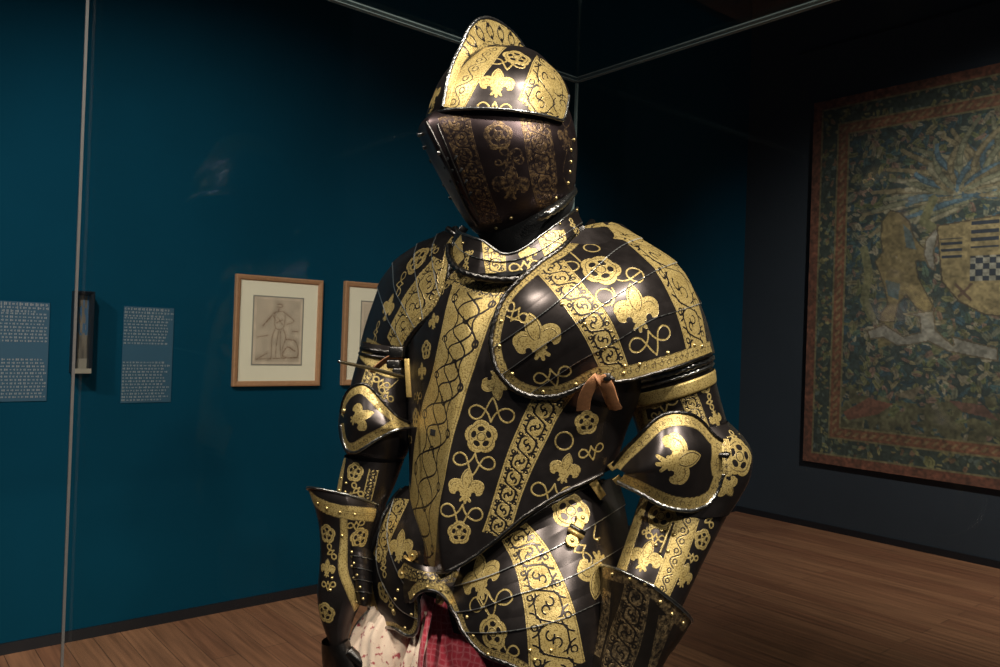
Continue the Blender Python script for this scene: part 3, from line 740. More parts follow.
# ------------------------------------------------------------------ tapestry
tl = on_right(817, 104); bl = on_right(804, 460); TH = tl[2]-bl[2]; TW = 3.35; EXR = dr_
tl = np.array([(tl[0]+bl[0])/2, (tl[1]+bl[1])/2, tl[2]])
def tuv(px, py):
    p = on_right(px, py); return (p-tl)@EXR, tl[2]-p[2]
def tapestry_rgb():
    res = .0075; Wn, Hn = int(TW/res), int(TH/res); y, x = np.mgrid[0:TH:Hn*1j, 0:TW:Wn*1j]
    r = np.random.default_rng(21)
    col = np.empty((Hn, Wn, 3)); col[:] = (.040, .060, .055)
    pal = np.array([(.16, .17, .07), (.23, .22, .10), (.10, .15, .10), (.30, .25, .13), (.07, .13, .13), (.27, .17, .12), (.36, .31, .20), (.05, .10, .12), (.20, .20, .13)])
    def splat(n, x0, x1, y0, y1, smin, smax, pal, img=col, probs=None):
        for _ in range(n):
            cx, cy = r.uniform(x0, x1), r.uniform(y0, y1); a = r.uniform(smin, smax); b = a*r.uniform(.3, .6); th = r.uniform(0, PI); c = pal[r.integers(len(pal))]*r.uniform(.7, 1.2)
            j0, j1 = max(0, int((cx-a)/res)), min(Wn, int((cx+a)/res)+1); i0, i1 = max(0, int((cy-a)/res)), min(Hn, int((cy+a)/res)+1)
            if j0 >= j1 or i0 >= i1: continue
            X = x[i0:i1, j0:j1]-cx; Y = y[i0:i1, j0:j1]-cy; u = X*math.cos(th)+Y*math.sin(th); v = -X*math.sin(th)+Y*math.cos(th)
            m = (u/a)**2+(v/b)**2 < 1; sub = img[i0:i1, j0:j1]; sub[m] = np.where((np.abs(v[m]) < b*.18)[:, None], c*.55, c)
    splat(6500, 0, TW, 0, TH, .018, .05, pal)
    def region(pts, c, soft=0, img=col, edge=None, shade=None):
        P = [tuv(*p) for p in pts]; m = seg_sdf(x, y, np.array(P)); k = m > 0
        cc = np.array(c)*np.ones((k.sum(), 3))*(.75+.5*fn[k])[:, None]; img[k] = cc
        if edge is not None: img[(m > 0) & (m < .012)] = edge
        return m
    fn = fnoise(Hn, Wn, 60, 5)
    # ground strip along the foot
    gm = y > TH*.80-.05*np.sin(x*5); k = gm & (fn > .35); col[k] = np.array([.13, .12, .06])*(.6+.9*fnoise(Hn, Wn, 90, 8)[k])[:, None]
    region([(845, 412), (870, 398), (895, 404), (880, 414), (850, 420)], (.24, .10, .06)); region([(895, 395), (925, 385), (915, 400)], (.2, .16, .10)); region([(950, 400), (985, 405), (1000, 420), (965, 412)], (.20, .10, .07))
    # feathery mantling above the shield
    ox, oy = tuv(975, 195)
    for k in range(78):
        th = math.radians(-200+k*2.75+r.uniform(-3, 3)); L = r.uniform(.45, .85)*(1.0 if k % 2 else .75); c = np.array([(.36, .32, .20), (.26, .25, .15), (.12, .20, .24), (.30, .24, .13)][k % 4])
        P = [(ox+L*t*math.cos(th)+.12*math.sin(3*t+k), oy+.9*L*t*math.sin(th)+.10*t*t) for t in np.linspace(.1, 1, 7)]
        for q in range(6):
            d = seg_d(x, y, [P[q], P[q+1]]); m = d < (.030+.018*math.sin(q/5*PI))*.55; col[m] = c*(.75+.5*fn[m])[:, None]*(1-.45*(d[m] > .015))[:, None]
    # heraldic beast rearing beside the shield
    beast = [(883, 222), (892, 210), (903, 213), (912, 222), (916, 236), (924, 246), (935, 252), (938, 262), (928, 262), (918, 262), (921, 278), (928, 292), (936, 306), (930, 316), (918, 309), (908, 296), (901, 304), (897, 322), (880, 326), (882, 314), (889, 304), (886, 290), (881, 274), (876, 262), (884, 252), (882, 240)]
    region(beast, (.27, .20, .085), edge=(.09, .07, .04)); region([(905, 225), (913, 232), (918, 250), (908, 248)], (.13, .17, .16)); region([(880, 325), (895, 322), (892, 345), (880, 348)], (.24, .19, .08)); region([(887, 280), (902, 284), (900, 300), (890, 296)], (.10, .14, .14))
    for p in ([(866, 250), (871, 275), (866, 300), (874, 318)], [(935, 200), (925, 222), (940, 232)]):
        Q = [tuv(*a) for a in p]; d = seg_d(x, y, Q); col[d < .035] = (.20, .19, .09)
    # scroll banners
    for pts in ([(868, 331), (886, 324), (905, 336), (922, 332), (921, 318), (908, 314), (936, 310), (938, 330), (955, 345), (953, 336), (975, 342), (1000, 348), (1000, 362), (970, 356), (950, 352), (930, 342), (910, 346), (898, 346), (885, 338), (872, 340)],
                [(927, 240), (938, 228), (941, 232), (936, 252), (938, 272), (930, 268), (925, 255)]):
        region(pts, (.34, .31, .24), edge=(.16, .12, .07))
    # shield, quartered
    sh = [(938, 226), (1040, 208), (1042, 276), (1034, 298), (1010, 318), (985, 315), (960, 302), (943, 282)]
    region(sh, (.36, .27, .12), edge=(.10, .07, .04))
    x0, y0 = tuv(940, 225); x1, y1 = tuv(1040, 312); sw, shh = x1-x0, y1-y0
    SX, SY = (x-x0)/sw, (y-y0)/shh; ins = seg_sdf(x, y, np.array([tuv(*p) for p in sh])) > .02
    dk = np.array([.02, .03, .05])
    m = ins & (SX < .26) & (SY > .17) & (SY < .42) & ((SY*28 % 2) < .9); col[m] = dk
    m = ins & (SX > .34) & (SX < .62) & (SY < .30) & ((SY*22 % 2) < .95); col[m] = dk
    m = ins & (SX > .34) & (SX < .66) & (SY > .38) & (SY < .66) & (((SX*15).astype(int)+(SY*15).astype(int)) % 2 == 0); col[m] = dk
    m = ins & (SX > .34) & (SX < .66) & (SY > .38) & (SY < .66) & (((SX*15).astype(int)+(SY*15).astype(int)) % 2 == 1); col[m] = (.40, .37, .28)
    dd = np.minimum(np.abs((SX-.28)-(SY-.78)*.9), np.abs((SX-.28)+(SY-.78)*.9)); m = ins & (np.hypot(SX-.28, SY-.78) < .13) & (dd < .02); col[m] = (.14, .08, .05)
    # borders
    def bd(a0, a1, c, n=0, pal_=None):
        e = np.minimum(np.minimum(x, TW-x)*1., np.minimum(y, TH-y)); return (e >= a0) & (e < a1)
    b1, b2, b3 = .085, .235, .335
    k = bd(0, b1, 0); col[k] = np.array([.25, .085, .045])*(.55+.8*fnoise(Hn, Wn, 140, 31)[k])[:, None]
    k = bd(b1, b2, 0); keep = col.copy(); col[k] = (.05, .07, .055)
    tmp = col.copy(); 
    splat(5200, 0, TW, 0, TH, .014, .034, np.array([(.26, .25, .10), (.18, .21, .12), (.36, .31, .13), (.30, .18, .10), (.16, .20, .16)]), img=tmp); col[k] = tmp[k]
    k = bd(b2, b3, 0); col[k] = np.array([.27, .11, .055])*(.6+.8*fnoise(Hn, Wn, 170, 33)[k])[:, None]
    e = np.minimum(np.minimum(x, TW-x), np.minimum(y, TH-y))
    mo = (e > b2+.03) & (e < b3-.03) & (((x+y)*14 % 1) < .4); col[mo] = (.33, .22, .10)
    for q in (b1, b2, b3): col[np.abs(e-q) < .008] = (.26, .21, .10)
    col *= (.62+.76*fnoise(Hn, Wn, 190, 50))[..., None]*(.78+.44*fnoise(Hn, Wn, 85, 51))[..., None]
    # faint squarish cell colour shifts of the weave
    col *= (.8+.4*fnoise(Hn, Wn, 12, 40))[..., None]
    col = col*.72*1.15+np.array([.11, .11, .09])*.28
    return np.clip(col, 0, 1)
root = tag(panel('tapestry', tl+nr*.035, EXR, UPZ, TW, TH, .02, nr, M['weave'], None, tapestry_rgb()), 'large woven tapestry with a shield, leafy ground and red-brown borders on the dark right wall', 'tapestry')
for z_ in (.02, TH-.05):
    mb = MB(); mb.box(tl+EXR*TW/2-UPZ*z_+nr*.0075, EXR*(TW/2-.03), UPZ*.02, nr*.0075); mb.build('hanging_batten', M['base'], root, smooth=False)

# ------------------------------------------------------------------ glass display case
def case():
    # far top corner seen at (577,80); the case stands square to the room
    D = 2.3; far = W(577, 80, D); ZT = far[2]
    ex, ey = dl_.copy(), dr_.copy()          # towards the left corner, towards the viewer's right
    # left upright seen at x = 76 near mid height
    best = None
    for L in np.linspace(.8, 1.9, 400):
        q = far+ex*L; q[2] = 1.6; e = abs(proj(q[None])[0, 0]-74.5)
        if best is None or e < best[0]: best = (e, L)
    L1 = best[1]; L2 = 2.05; Z0 = .34
    cen = far+ex*L1/2+ey*L2/2; cen[2] = 0
    root = empty('display_case', cen, 'tall frameless glass display case standing over the armour on a low dark plinth', 'display case')
    g, nt, b = mat('clear_case_glass'); L = nt.links
    nt.nodes.remove(b); out = nt.nodes['Material Output']; tr = N(nt, 'ShaderNodeBsdfTransparent'); gl = N(nt, 'ShaderNodeBsdfGlossy'); gl.inputs['Roughness'].default_value = .0
    tr.inputs[0].default_value = (.985, .995, .992, 1)
    fr = N(nt, 'ShaderNodeLayerWeight'); ms = N(nt, 'ShaderNodeMixShader'); L.new(math_(nt, 'MULTIPLY_ADD', math_(nt, 'POWER', fr.outputs['Facing'], 5.0), .22, .012), ms.inputs[0]); L.new(tr.outputs[0], ms.inputs[1]); L.new(gl.outputs[0], ms.inputs[2]); L.new(ms.outputs[0], out.inputs['Surface'])
    edge = simple('polished_glass_edge', (.24, .30, .30), .25, 0, .1, 40, Alpha=.75)
    strip = simple('clear_joint_seal', (.12, .105, .10), .35, 0, .15, 60)
    T = .006
    def pane(name, o, a, la, hgt, th_dir):
        mb = MB(); c = o+a*la/2; c = c.copy(); c[2] = Z0+hgt/2; mb.box(c, a*(la/2-.004), th_dir*T, UPZ*(hgt/2-.003)); return mb.build(name, g, root, smooth=False)
    F0 = far.copy(); F0[2] = 0; Hh = ZT-Z0
    pane('back_pane', F0, ex, L1, Hh, ey); pane('side_pane', F0, ey, L2, Hh, ex); pane('front_pane', F0+ey*L2, ex, L1, Hh, ey); pane('side_pane', F0+ex*L1, ey, L2, Hh, ex)
    mb = MB(); c = F0+ex*L1/2+ey*L2/2; c[2] = ZT+.003; mb.box(c, ex*(L1/2+T), ey*(L2/2+T), UPZ*T*.5); mb.build('top_pane', g, root, smooth=False)
    for o, a, la in ((F0, ex, L1), (F0, ey, L2), (F0+ey*L2, ex, L1), (F0+ex*L1, ey, L2)):
        for dz, wd_ in ((.004, .0016), (-.006, .0011)):
            mb = MB(); c = o+a*la/2; c = c.copy(); c[2] = ZT+dz; side = ey if a is ex else ex
            mb.box(c, a*(la/2+T), side*(T+.0006), UPZ*wd_); mb.build('polished_top_edge', edge, root, smooth=False)
    for o, wd_, mm in ((F0, .0035, edge), (F0+ex*L1, .0024, strip), (F0+ey*L2, .005, strip), (F0+ex*L1+ey*L2, .005, strip)):
        mb = MB(); c = o.copy(); c[2] = Z0+Hh/2; mb.box(c, ex*wd_, ey*wd_, UPZ*(Hh/2)); mb.build('corner_joint', mm, root, smooth=False)
    mb = MB(); c = F0+ex*L1/2+ey*L2/2; c[2] = Z0/2+.02; mb.box(c, ex*(L1/2+.03), ey*(L2/2+.03), UPZ*(Z0/2-.02), .01); 
    c2 = c.copy(); c2[2] = .02; mb.box(c2, ex*(L1/2-.04), ey*(L2/2-.04), UPZ*.02)
    mb.build('plinth', simple('dark_plinth_paint', (.03, .035, .045), .6), root, smooth=False)
    return Z0
PZ = case()

# ================================================================== the suit of armour
PHI = math.radians(35)
base_pt = W(505, 500, 1.46); base_pt[2] = PZ
SUIT = empty('suit_of_armour', base_pt, 'black steel suit of armour with gilded fleurs-de-lis and bands, standing in the glass case', 'armour')
G = M['gilt']

# ---------------------------------------------------------------- breastplate
BR = [((446, 262), (604, 232), 1.475, dict(p=.02)), ((414, 296), (640, 275), 1.475, dict(p=.05)), ((404, 335), (650, 325), 1.47, dict(p=.10)), ((404, 378), (640, 375), 1.465, dict(p=.16)),
      ((405, 420), (622, 420), 1.46, dict(p=.22)), ((406, 462), (610, 460), 1.455, dict(p=.28)), ((407, 502), (600, 497), 1.45, dict(p=.34)), ((411, 540), (598, 535), 1.45, dict(p=.36)), ((420, 578), (598, 565), 1.45, dict(p=.30))]
s = loft(BR, phi=PHI, b=.62, w=.42, e=2.1, soft=.035, back=.12)
s.trim([(452, 262), (457, 271), (475, 276), (500, 279), (522, 276), (545, 262), (565, 246), (585, 228), (720, 215), (720, 420), (602, 474), (560, 494), (525, 516), (490, 545), (465, 563), (445, 572), (428, 569), (413, 549), (395, 500), (395, 356), (404, 350), (415, 335), (432, 313), (443, 292), (446, 272)], smooth=False)
s.band([(453, 276), (446, 308), (439, 345), (431, 388), (420, 428), (414, 460), (411.5, 490), (411, 520), (415, 550)], [(521, 279), (498, 299), (483, 335), (468, 380), (456, 420), (448, 460), (441, 495), (436, 530), (431, 560)], seed=.4, lw=.0016, edge=.0035, style='wide')
s.band([(602, 262), (575, 320), (552, 360), (531, 400), (514, 440), (500, 480), (485, 545)], [(640, 300), (608, 350), (582, 385), (562, 410), (545, 440), (527, 475), (505, 528)], seed=1.2, lw=.0014, edge=.003)
s.band([(452, 268), (500, 284), (560, 258)], [(452, 280), (500, 300), (575, 270)], style='strap', edge=.002)
# ornaments between the bands
s.fleur(497, 383, 17, 175); s.knot(492, 412, 23, 5, sag=-.3); s.rose(481, 437, 17, 0); s.knot(474, 463, 21, 8); s.fleur(466, 488, 19, 5); s.knot(461, 514, 21, 8, sag=.5); s.rose(459, 533, 12)
s.rose(587, 423, 13); s.ring_loop(564, 441, 9); s.knot(592, 452, 14, -10); s.fleur(565, 470, 17, 15); s.knot(553, 494, 22, 10, sag=.35)
for y, k in ((290, 'k'), (322, 'f'), (350, 'r'), (372, 'f'), (397, 'k'), (418, 'r'), (440, 'k'), (462, 'f'), (486, 'k'), (510, 'r'), (530, 'k')):
    x = np.interp(y, [290, 350, 400, 450, 530], [437, 421, 412, 408, 407])
    dict(k=s.knot, f=s.fleur, r=s.rose)[k](x+(5 if y < 430 else 1), y, 10)
bp = s.build('breastplate', G, SUIT)
nk = s.path([(451, 240), (451, 255), (457, 268), (475, 276), (500, 279), (522, 276), (545, 263), (565, 247), (583, 229)], off=.004, anyside=True)
NECK_ROPE = [(449, 246, 1.42), (450, 258, 1.39), (458, 269, 1.355), (476, 276, 1.325), (500, 279.5, 1.31), (522, 277, 1.315), (546, 263, 1.34), (566, 247, 1.37), (585, 230, 1.41), (592, 222, 1.46)]
rim(spline([W(*q) for q in NECK_ROPE], 80), .0062, M['dark_steel'], bp, 'neck_roll', rope=.16, pitch=.005)
low = s.path([(404, 500), (413, 549), (428, 569), (445, 572), (465, 563), (490, 545), (525, 516), (560, 494), (602, 474)], off=.001)
rim(low, .0035, M['dark_steel'], bp, 'waist_edge', rope=.1)
# slot in the centre band
i = s.pick(433, 432.5); c = s.X[i]; mb = MB(); n_ = s.n[i]; ax = np.cross(n_, UPZ); ax /= np.linalg.norm(ax); mb.box(c, ax*.0098, np.cross(ax, n_)*.0055, n_*.0008, .001); mb.build('staple_slot', M['cloth'], bp)
# waist flange below the breastplate
FL = [((414, 520), (594, 468), 1.50, dict(p=.12)), ((412, 550), (596, 490), 1.50, dict(p=.12)), ((408, 580), (600, 512), 1.50, dict(p=.1))]
f = loft(FL, phi=PHI, b=.56, w=.4, tilt=-.15, back=.2, step=.002)
f.trim([(402, 560), (425, 540), (600, 440), (608, 490), (606, 512), (560, 530), (470, 575), (440, 592), (408, 592)], smooth=False)
fl = f.build('waist_plate', G, SUIT)

# ---------------------------------------------------------------- gorget
def neck_ring(L, R, d, t): return (L, R, d, dict(tilt=t))
GR = [neck_ring((460, 214), (574, 198), 1.425, .25), neck_ring((456, 228), (577, 208), 1.425, .35), neck_ring((453, 244), (581, 220), 1.42, .42), neck_ring((449, 256), (586, 230), 1.42, .5)]
s = loft(GR, phi=PHI, b=.85, p=.06, w=.4, back=.4, step=.0011)
s.band([(482, 222), (483, 240), (484, 256), (486, 275)], [(503, 232), (504, 245), (505, 258), (507, 279)], seed=2)
s.band([(539, 238), (543, 250), (547, 262)], [(561, 224), (565, 236), (570, 248)], seed=1)
s.knot(469, 254, 6, 10); s.knot(466, 264, 7, 60); s.band([(452, 236), (453, 262)], [(459, 245), (461, 272)], style='scroll'); s.knot(524, 267, 15, -8, asp=.9, sag=.1); s.fleur(528, 254, 10, -15); s.knot(573, 225, 7, 75); s.knot(577, 234, 8, -40)
s.knot(470, 224, 7, 80)
l1 = [(451, 231), (460, 247), (480, 254), (505, 257), (530, 251), (555, 238), (582, 216)]
l2 = [(454, 250), (460, 259), (480, 268), (505, 271), (532, 262), (556, 247), (584, 228)]
s.trim([(449, 224), (456, 230), (470, 236), (483, 240), (492, 247), (505, 254), (520, 250), (531, 243), (545, 232), (560, 221), (582, 204), (600, 200), (620, 260), (560, 300), (440, 300), (430, 240)], smooth=False)
s.lames([[(452, 238), (458, 248), (470, 256), (488, 261), (508, 262), (532, 255), (556, 241), (586, 220)]], lift=.0018, fall=.012)
go = s.build('gorget', G, SUIT, 'neck_lame')
rim(s.path([(450, 225), (456, 230.5), (470, 236.5), (483, 240.5), (492, 247.5), (505, 254.5), (520, 250.5), (531, 243.5), (545, 232.5), (560, 221.5), (578, 207)], off=.0005), .0022, M['steel'], go, 'turned_edge', rope=.1)
rivets(s, [(463, 243), (492, 259), (560, 236), (561, 246), (560, 224), (577, 210)], .0028)
# ---------------------------------------------------------------- helmet
HP = math.radians(40); HPF = math.radians(44)
HE = empty('helmet', W(500, 225, 1.4)); HE.parent = SUIT; HE.location = tuple(W(500, 225, 1.4)-base_pt)
SK = [((499, 52), (505, 51), 1.40), ((482, 54), (523, 51.5), 1.40), ((464, 62), (540, 57), 1.395), ((448, 74), (553, 70), 1.39), ((438, 89), (565, 84), 1.385), ((432, 103), (571, 100), 1.38), ((427.5, 117), (574, 122), 1.38), ((425, 126), (575, 133), 1.38)]
s = loft(SK, phi=HP, b=1.06, p=.05, w=.3, back=.5, step=.0011, tilt=.02)
PEAK = [(428, 117), (436, 113.5), (455, 113.5), (480, 116), (505, 121), (530, 127.5), (545, 131), (556, 129), (564, 118), (567, 105), (568, 96)]
s.trim(PEAK+[(640, 90), (640, -20), (350, -20), (350, 118)], smooth=False)
s.band([(487, 42), (466, 70), (450, 92), (441, 112), (436, 122)], [(508, 46), (490, 55), (476, 78), (466, 100), (462, 122)], seed=.3, style='vine', lw=.0010)
s.band([(537, 56), (531, 80), (520, 100), (513, 125)], [(548, 62), (565, 80), (556, 105), (547, 133)], seed=.8, lw=.0010)
s.rose(517, 57, 15, 0); s.fleur(497, 83, 19, 5); s.knot(494, 112, 17, 5, sag=.1); s.knot(508, 63, 17, 10, sag=.5); s.fleur(434, 98, 14, 10); s.knot(430, 112, 8); s.fleur(562, 113, 12, 30)
sk = s.build('skull', G, HE)
pk = s.path(PEAK, off=.0015)
rim(pk, .0028, M['steel'], sk, 'peak_edge', rope=.12)
# comb: a thick crest standing over the dome's mid line, brow to nape
facing = np.array([-math.sin(HP), -math.cos(HP), 0.]); sidev = np.array([math.cos(HP), -math.sin(HP), 0.])
KD = dict(phi=HP, b=1.06, p=.05, w=.3, tilt=.02)
mf = np.array([ringpts(r, np.array([PI/2]), KD)[0] for r in SK[::-1]]); mbk = np.array([ringpts(r, np.array([1.5*PI]), KD)[0] for r in SK])
MC = arc(spline(np.concatenate([mf[:-1], (mf[-1:]+mbk[:1])/2, mbk[1:]]), 300), .0012); MC = MC[4:]
cen = W(500, 120, 1.385); nrm = MC-cen; nrm -= (nrm@sidev)[:, None]*sidev; T_ = np.gradient(MC, axis=0); T_ /= np.linalg.norm(T_, axis=1)[:, None]
nrm -= (nrm*T_).sum(1)[:, None]*T_; nrm /= np.linalg.norm(nrm, axis=1)[:, None]
mx_ = proj(MC)[:, 0]; itop = MC[:, 2].argmax()/len(MC)
Hh = np.interp(mx_, [446, 453, 459, 464, 469, 475, 483, 491, 501, 511, 520, 530, 542, 560], [.004, .008, .011, .015, .023, .035, .046, .051, .049, .042, .029, .014, .006, .004])
Hh = np.convolve(np.pad(Hh, 6, mode='edge'), np.ones(13)/13, 'valid')
nW = 30; t_ = np.linspace(-.12, 1, nW); th_ = .0085*(1-np.clip(t_, 0, 1))**1.3+.0022
side_ = MC[:, None]+nrm[:, None]*(Hh[:, None]*np.where(t_ < 0, 0, t_)[None]+np.minimum(t_, 0)[None]*.03)[..., None]
ring_ = np.concatenate([side_+sidev*th_[None, :, None], (side_-sidev*th_[None, :, None])[:, ::-1]], 1)
c = Sheet(ring_, False)
c.n = np.broadcast_to(sidev, c.X.shape).copy(); c.n[:, nW:] *= -1; c.vis = ((CAM-c.X)*c.n).sum(2) > 0
for sg in (1, -1):
    k0, k1 = int(itop*.45*len(MC)), int(min(1, itop*2.0)*len(MC)); sl = slice(k0, k1, 6)
    c.band_path((MC+nrm*Hh[:, None]*.5+sidev*sg*.005)[sl], Hh[sl]*0+.022, style='wide', edge=.002, lw=.0010)
    c.g[:, :nW] = np.maximum(c.g[:, :nW], np.where((np.arange(len(MC)) < k0)[:, None], .001, -.01)) if sg == 1 else c.g[:, :nW]
co = c.build('comb', G, HE)
rim((MC+nrm*Hh[:, None])[:int(min(1, itop*2.1)*len(MC)):3], .0032, M['steel'], co, 'roped_comb_edge', rope=.22, pitch=.0035)
# lower face guard
FC = [((448, 94), (560, 94), 1.40, dict(b=1.06, p=.05, phi=HP, ky=.90, tilt=0)), ((440, 107), (566, 105), 1.397, dict(b=1.06, p=.06, phi=HP, ky=.94, tilt=0)), ((431, 119), (572, 119), 1.393, dict(b=1.06, p=.09, phi=HP+.02, ky=.945, tilt=0)), ((419.5, 133), (576, 135), 1.387, dict(b=1.05, p=.19, phi=HP+.06, ky=.95)), ((428, 155), (577, 152), 1.387, dict(p=.22)), ((441, 180), (576, 170), 1.39, dict(p=.18)), ((454, 203), (574, 188), 1.395, dict(p=.12)), ((466, 222), (566, 205), 1.40, dict(p=.05)), ((476, 233), (545, 222), 1.40, dict(p=0)), ((488, 237), (525, 230), 1.40, dict(p=0))]
s = loft(FC, phi=HPF, b=1.0, w=.25, soft=.05, back=.5, step=.0011, tilt=.08)
s.band([(438, 112), (447, 135), (458, 165), (470, 195), (482, 226)], [(468, 114), (473, 135), (481, 165), (491, 195), (502, 222)], seed=.6, style='strap', lw=.0009)
s.band([(519, 116), (525, 145), (531, 180), (540, 215)], [(549, 120), (553, 145), (557, 180), (556, 205)], seed=.9, lw=.0009)
s.rose(498, 136, 15); s.knot(511, 157, 13, 30); s.knot(504, 165, 9, 10); s.fleur(511, 186, 20, 3); s.fleur(566, 140, 14, 5); s.line([(567, 150), (563, 175), (570, 190)]); s.line([(561, 118), (566, 130), (571, 120)])
s.ring_loop(516, 155, 6)
fcg = s.build('face_guard', M['gilt_worn_shaded'], HE)
rivets(s, [(511, 218), (496, 228), (556, 198), (571, 150), (571, 162), (570, 172), (568, 183), (574, 140), (547, 210)], .0032, fcg)
# breathing slots, hooks and pegs on the guard's right side
def blob(name, x, y, sz, m, par, sh=s, aspect=(1, 1, .5), ang=0, off=0):
    i = sh.pick(x, y); n_ = sh.n[i]; c_, ex, ey = sh.frame(x, y, ang); mb = MB(); mb.box(c_+n_*off, ex*sz*aspect[0], ey*sz*aspect[1], n_*sz*aspect[2], sz*.3); return mb.build(name, m, par)
for x, y in ((447, 160), (452, 171), (457, 183), (462, 195), (467, 206), (456, 158), (461, 170), (466, 182), (470, 194), (445, 168), (450, 181)):
    blob('breathing_slot', x, y, .0035, M['cloth'], fcg, aspect=(.55, 1.2, .3), ang=25)
ed = s.path([(427, 122), (436, 140), (447, 163), (456, 185), (467, 208), (478, 226)], off=.001)
rim(ed, .0022, M['gilt_worn_shaded'] if False else M['dark_steel'], fcg, 'guard_seam', rope=.08)
ed = s.path([(437, 124), (446, 145), (456, 170), (466, 192), (478, 215)], off=.0005)
rim(ed, .0015, M['dark_steel'], fcg, 'visor_seam', rope=0)
for (x, y, l, a) in ((422, 134, .011, 60), (440, 152, .012, 60), (425, 147, .007, 40), (447, 200, .006, 20), (428, 162, .005, 20), (442, 186, .0045, 0)):
    i = s.pick(x, y); mb = MB(); c0 = s.X[i]-s.n[i]*.002; mb.tube(np.linspace(c0, c0+s.n[i]*l*.9, 5), [.0028, .0028, .0028, .0036, .0036], 10); 
    mb.build('visor_peg', M['steel'] if y < 155 else M['dark_steel'], fcg)
# skull back and neck ring
rp = [(538, 218, 1.31), (548, 213.5, 1.298), (560, 206, 1.318), (569, 197, 1.36), (573, 190, 1.42), (560, 184, 1.5)]
rim(spline([W(*q) for q in rp], 40), .0066, M['steel'], fcg, 'roped_neck_ring', rope=.2, pitch=.004)
# dark throat lining under the chin
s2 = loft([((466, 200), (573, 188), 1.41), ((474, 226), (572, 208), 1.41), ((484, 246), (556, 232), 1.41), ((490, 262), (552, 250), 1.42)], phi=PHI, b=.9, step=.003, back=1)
def plain(sheet, name, m, parent):
    o = sheet.build(name, m, parent); return o
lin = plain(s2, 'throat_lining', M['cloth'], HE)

# ---------------------------------------------------------------- far-side torso core (arming doublet) and stand
core = loft([((475, 262), (580, 250), 1.49), ((430, 300), (625, 290), 1.49), ((422, 360), (612, 360), 1.485), ((424, 440), (600, 440), 1.475), ((424, 500), (590, 495), 1.47), ((418, 560), (596, 545), 1.47), ((415, 620), (600, 600), 1.47)], phi=PHI, b=.66, step=.006, back=1)
core.build('arming_doublet', M['cloth'], SUIT)
# the arm hole shadow side: doublet sleeve roots
for rg in ([((590, 330), (650, 290), 1.44), ((612, 380), (690, 350), 1.42), ((640, 425), (715, 405), 1.40), ((655, 470), (738, 455), 1.38), ((640, 520), (718, 510), 1.35)],
           [((385, 352), (408, 354), 1.60), ((376, 362), (408, 366), 1.59), ((352, 400), (408, 402), 1.555), ((350, 440), (405, 445), 1.535), ((350, 480), (390, 490), 1.515)]):
    loft(rg, b=.85, step=.005, back=1).build('arming_sleeve', M['cloth'], SUIT)

# ---------------------------------------------------------------- near shoulder (picture right)
PR = [[(492, 292, 1.31), (522, 268, 1.295), (556, 243, 1.33), (580, 228, 1.385), (606, 222, 1.46), (622, 224, 1.55)],
      [(480, 322, 1.292), (530, 297, 1.248), (575, 271, 1.262), (618, 247, 1.33), (642, 240, 1.42), (650, 246, 1.54)],
      [(482, 350, 1.280), (540, 325, 1.232), (590, 299, 1.235), (642, 268, 1.285), (674, 262, 1.38), (680, 272, 1.53)],
      [(488, 376, 1.275), (550, 352, 1.236), (604, 325, 1.230), (657, 297, 1.268), (692, 290, 1.365), (698, 302, 1.52)],
      [(505, 398, 1.280), (567, 376, 1.248), (614, 353, 1.242), (667, 327, 1.268), (703, 318, 1.355), (708, 332, 1.50)],
      [(540, 415, 1.285), (590, 400, 1.265), (622, 384, 1.255), (674, 364, 1.268), (711, 350, 1.345), (716, 366, 1.48)],
      [(560, 430, 1.30), (600, 420, 1.285), (630, 410, 1.275), (680, 392, 1.275), (715, 376, 1.345), (720, 390, 1.48)]]
s = patch(PR, .0012)
LOBE = [(580, 228), (562, 248), (541, 262), (521, 279), (506, 296), (497, 313), (492, 332), (491, 349), (495, 366), (503, 380), (515, 390), (530, 395.5), (546, 397), (562, 395), (578, 389), (592, 381), (606, 376), (614, 380)]
PO = LOBE+[(630, 381), (655, 374), (682, 366), (709, 354), (740, 350), (740, 215), (600, 205)]
s.trim(PO, smooth=False)
s.band([(536, 272), (562, 303), (586, 340), (606, 383)], [(563, 259), (588, 290), (612, 322), (633, 380)], seed=.2, lw=.0013)
s.band([(592, 230), (628, 243), (655, 270), (676, 312), (688, 356)], [(615, 224), (650, 233), (676, 258), (697, 300), (708, 350)], seed=.8, lw=.0013)
s.border(LOBE, .019, style='scroll', lw=.0010); s.band([(583, 229), (600, 225), (622, 227)], [(576, 243), (594, 236), (614, 240)], style='strap', lw=.0009)
s.border([(618, 381), (655, 372), (682, 364), (712, 353)], .021, style='scroll', lw=.0009)
s.rose(601, 269, 21, 10); s.ring_loop(592, 248, 8); s.ring_loop(571, 266, 8); s.line([(581, 262), (575, 256), (571, 253)], .0014); s.ring_loop(635, 275, 9); s.line([(618, 280), (626, 282), (640, 272)], .0014); s.ring_loop(605, 297, 9); s.line([(612, 288), (616, 296), (612, 305)], .0014)
s.fleur(638, 310, 27, -12); s.knot(652, 341, 24, -20, sag=.45)
s.fleur(537, 340, 27, -18); s.knot(553, 376, 19, -20, sag=.4); s.knot(516, 313, 15, 35)
s.line([(520, 320), (511, 318), (507, 316)], .0014)
s.lames([[(494, 348), (522, 329), (551, 308), (582, 282), (612, 254), (632, 242), (655, 236)], [(497, 378), (512, 368), (540, 348), (572, 327), (597, 310), (630, 287), (657, 271), (680, 262)], [(545, 384), (575, 364), (600, 350), (620, 339), (652, 320), (680, 311), (706, 302)]], lift=.0018, worn=.0009)
pa = s.build('pauldron', G, SUIT)
lip = s.path(LOBE, off=.0008)
rim(lip[:], .0048, M['dark_steel'], pa, 'turned_edge', rope=.14, pitch=.004)
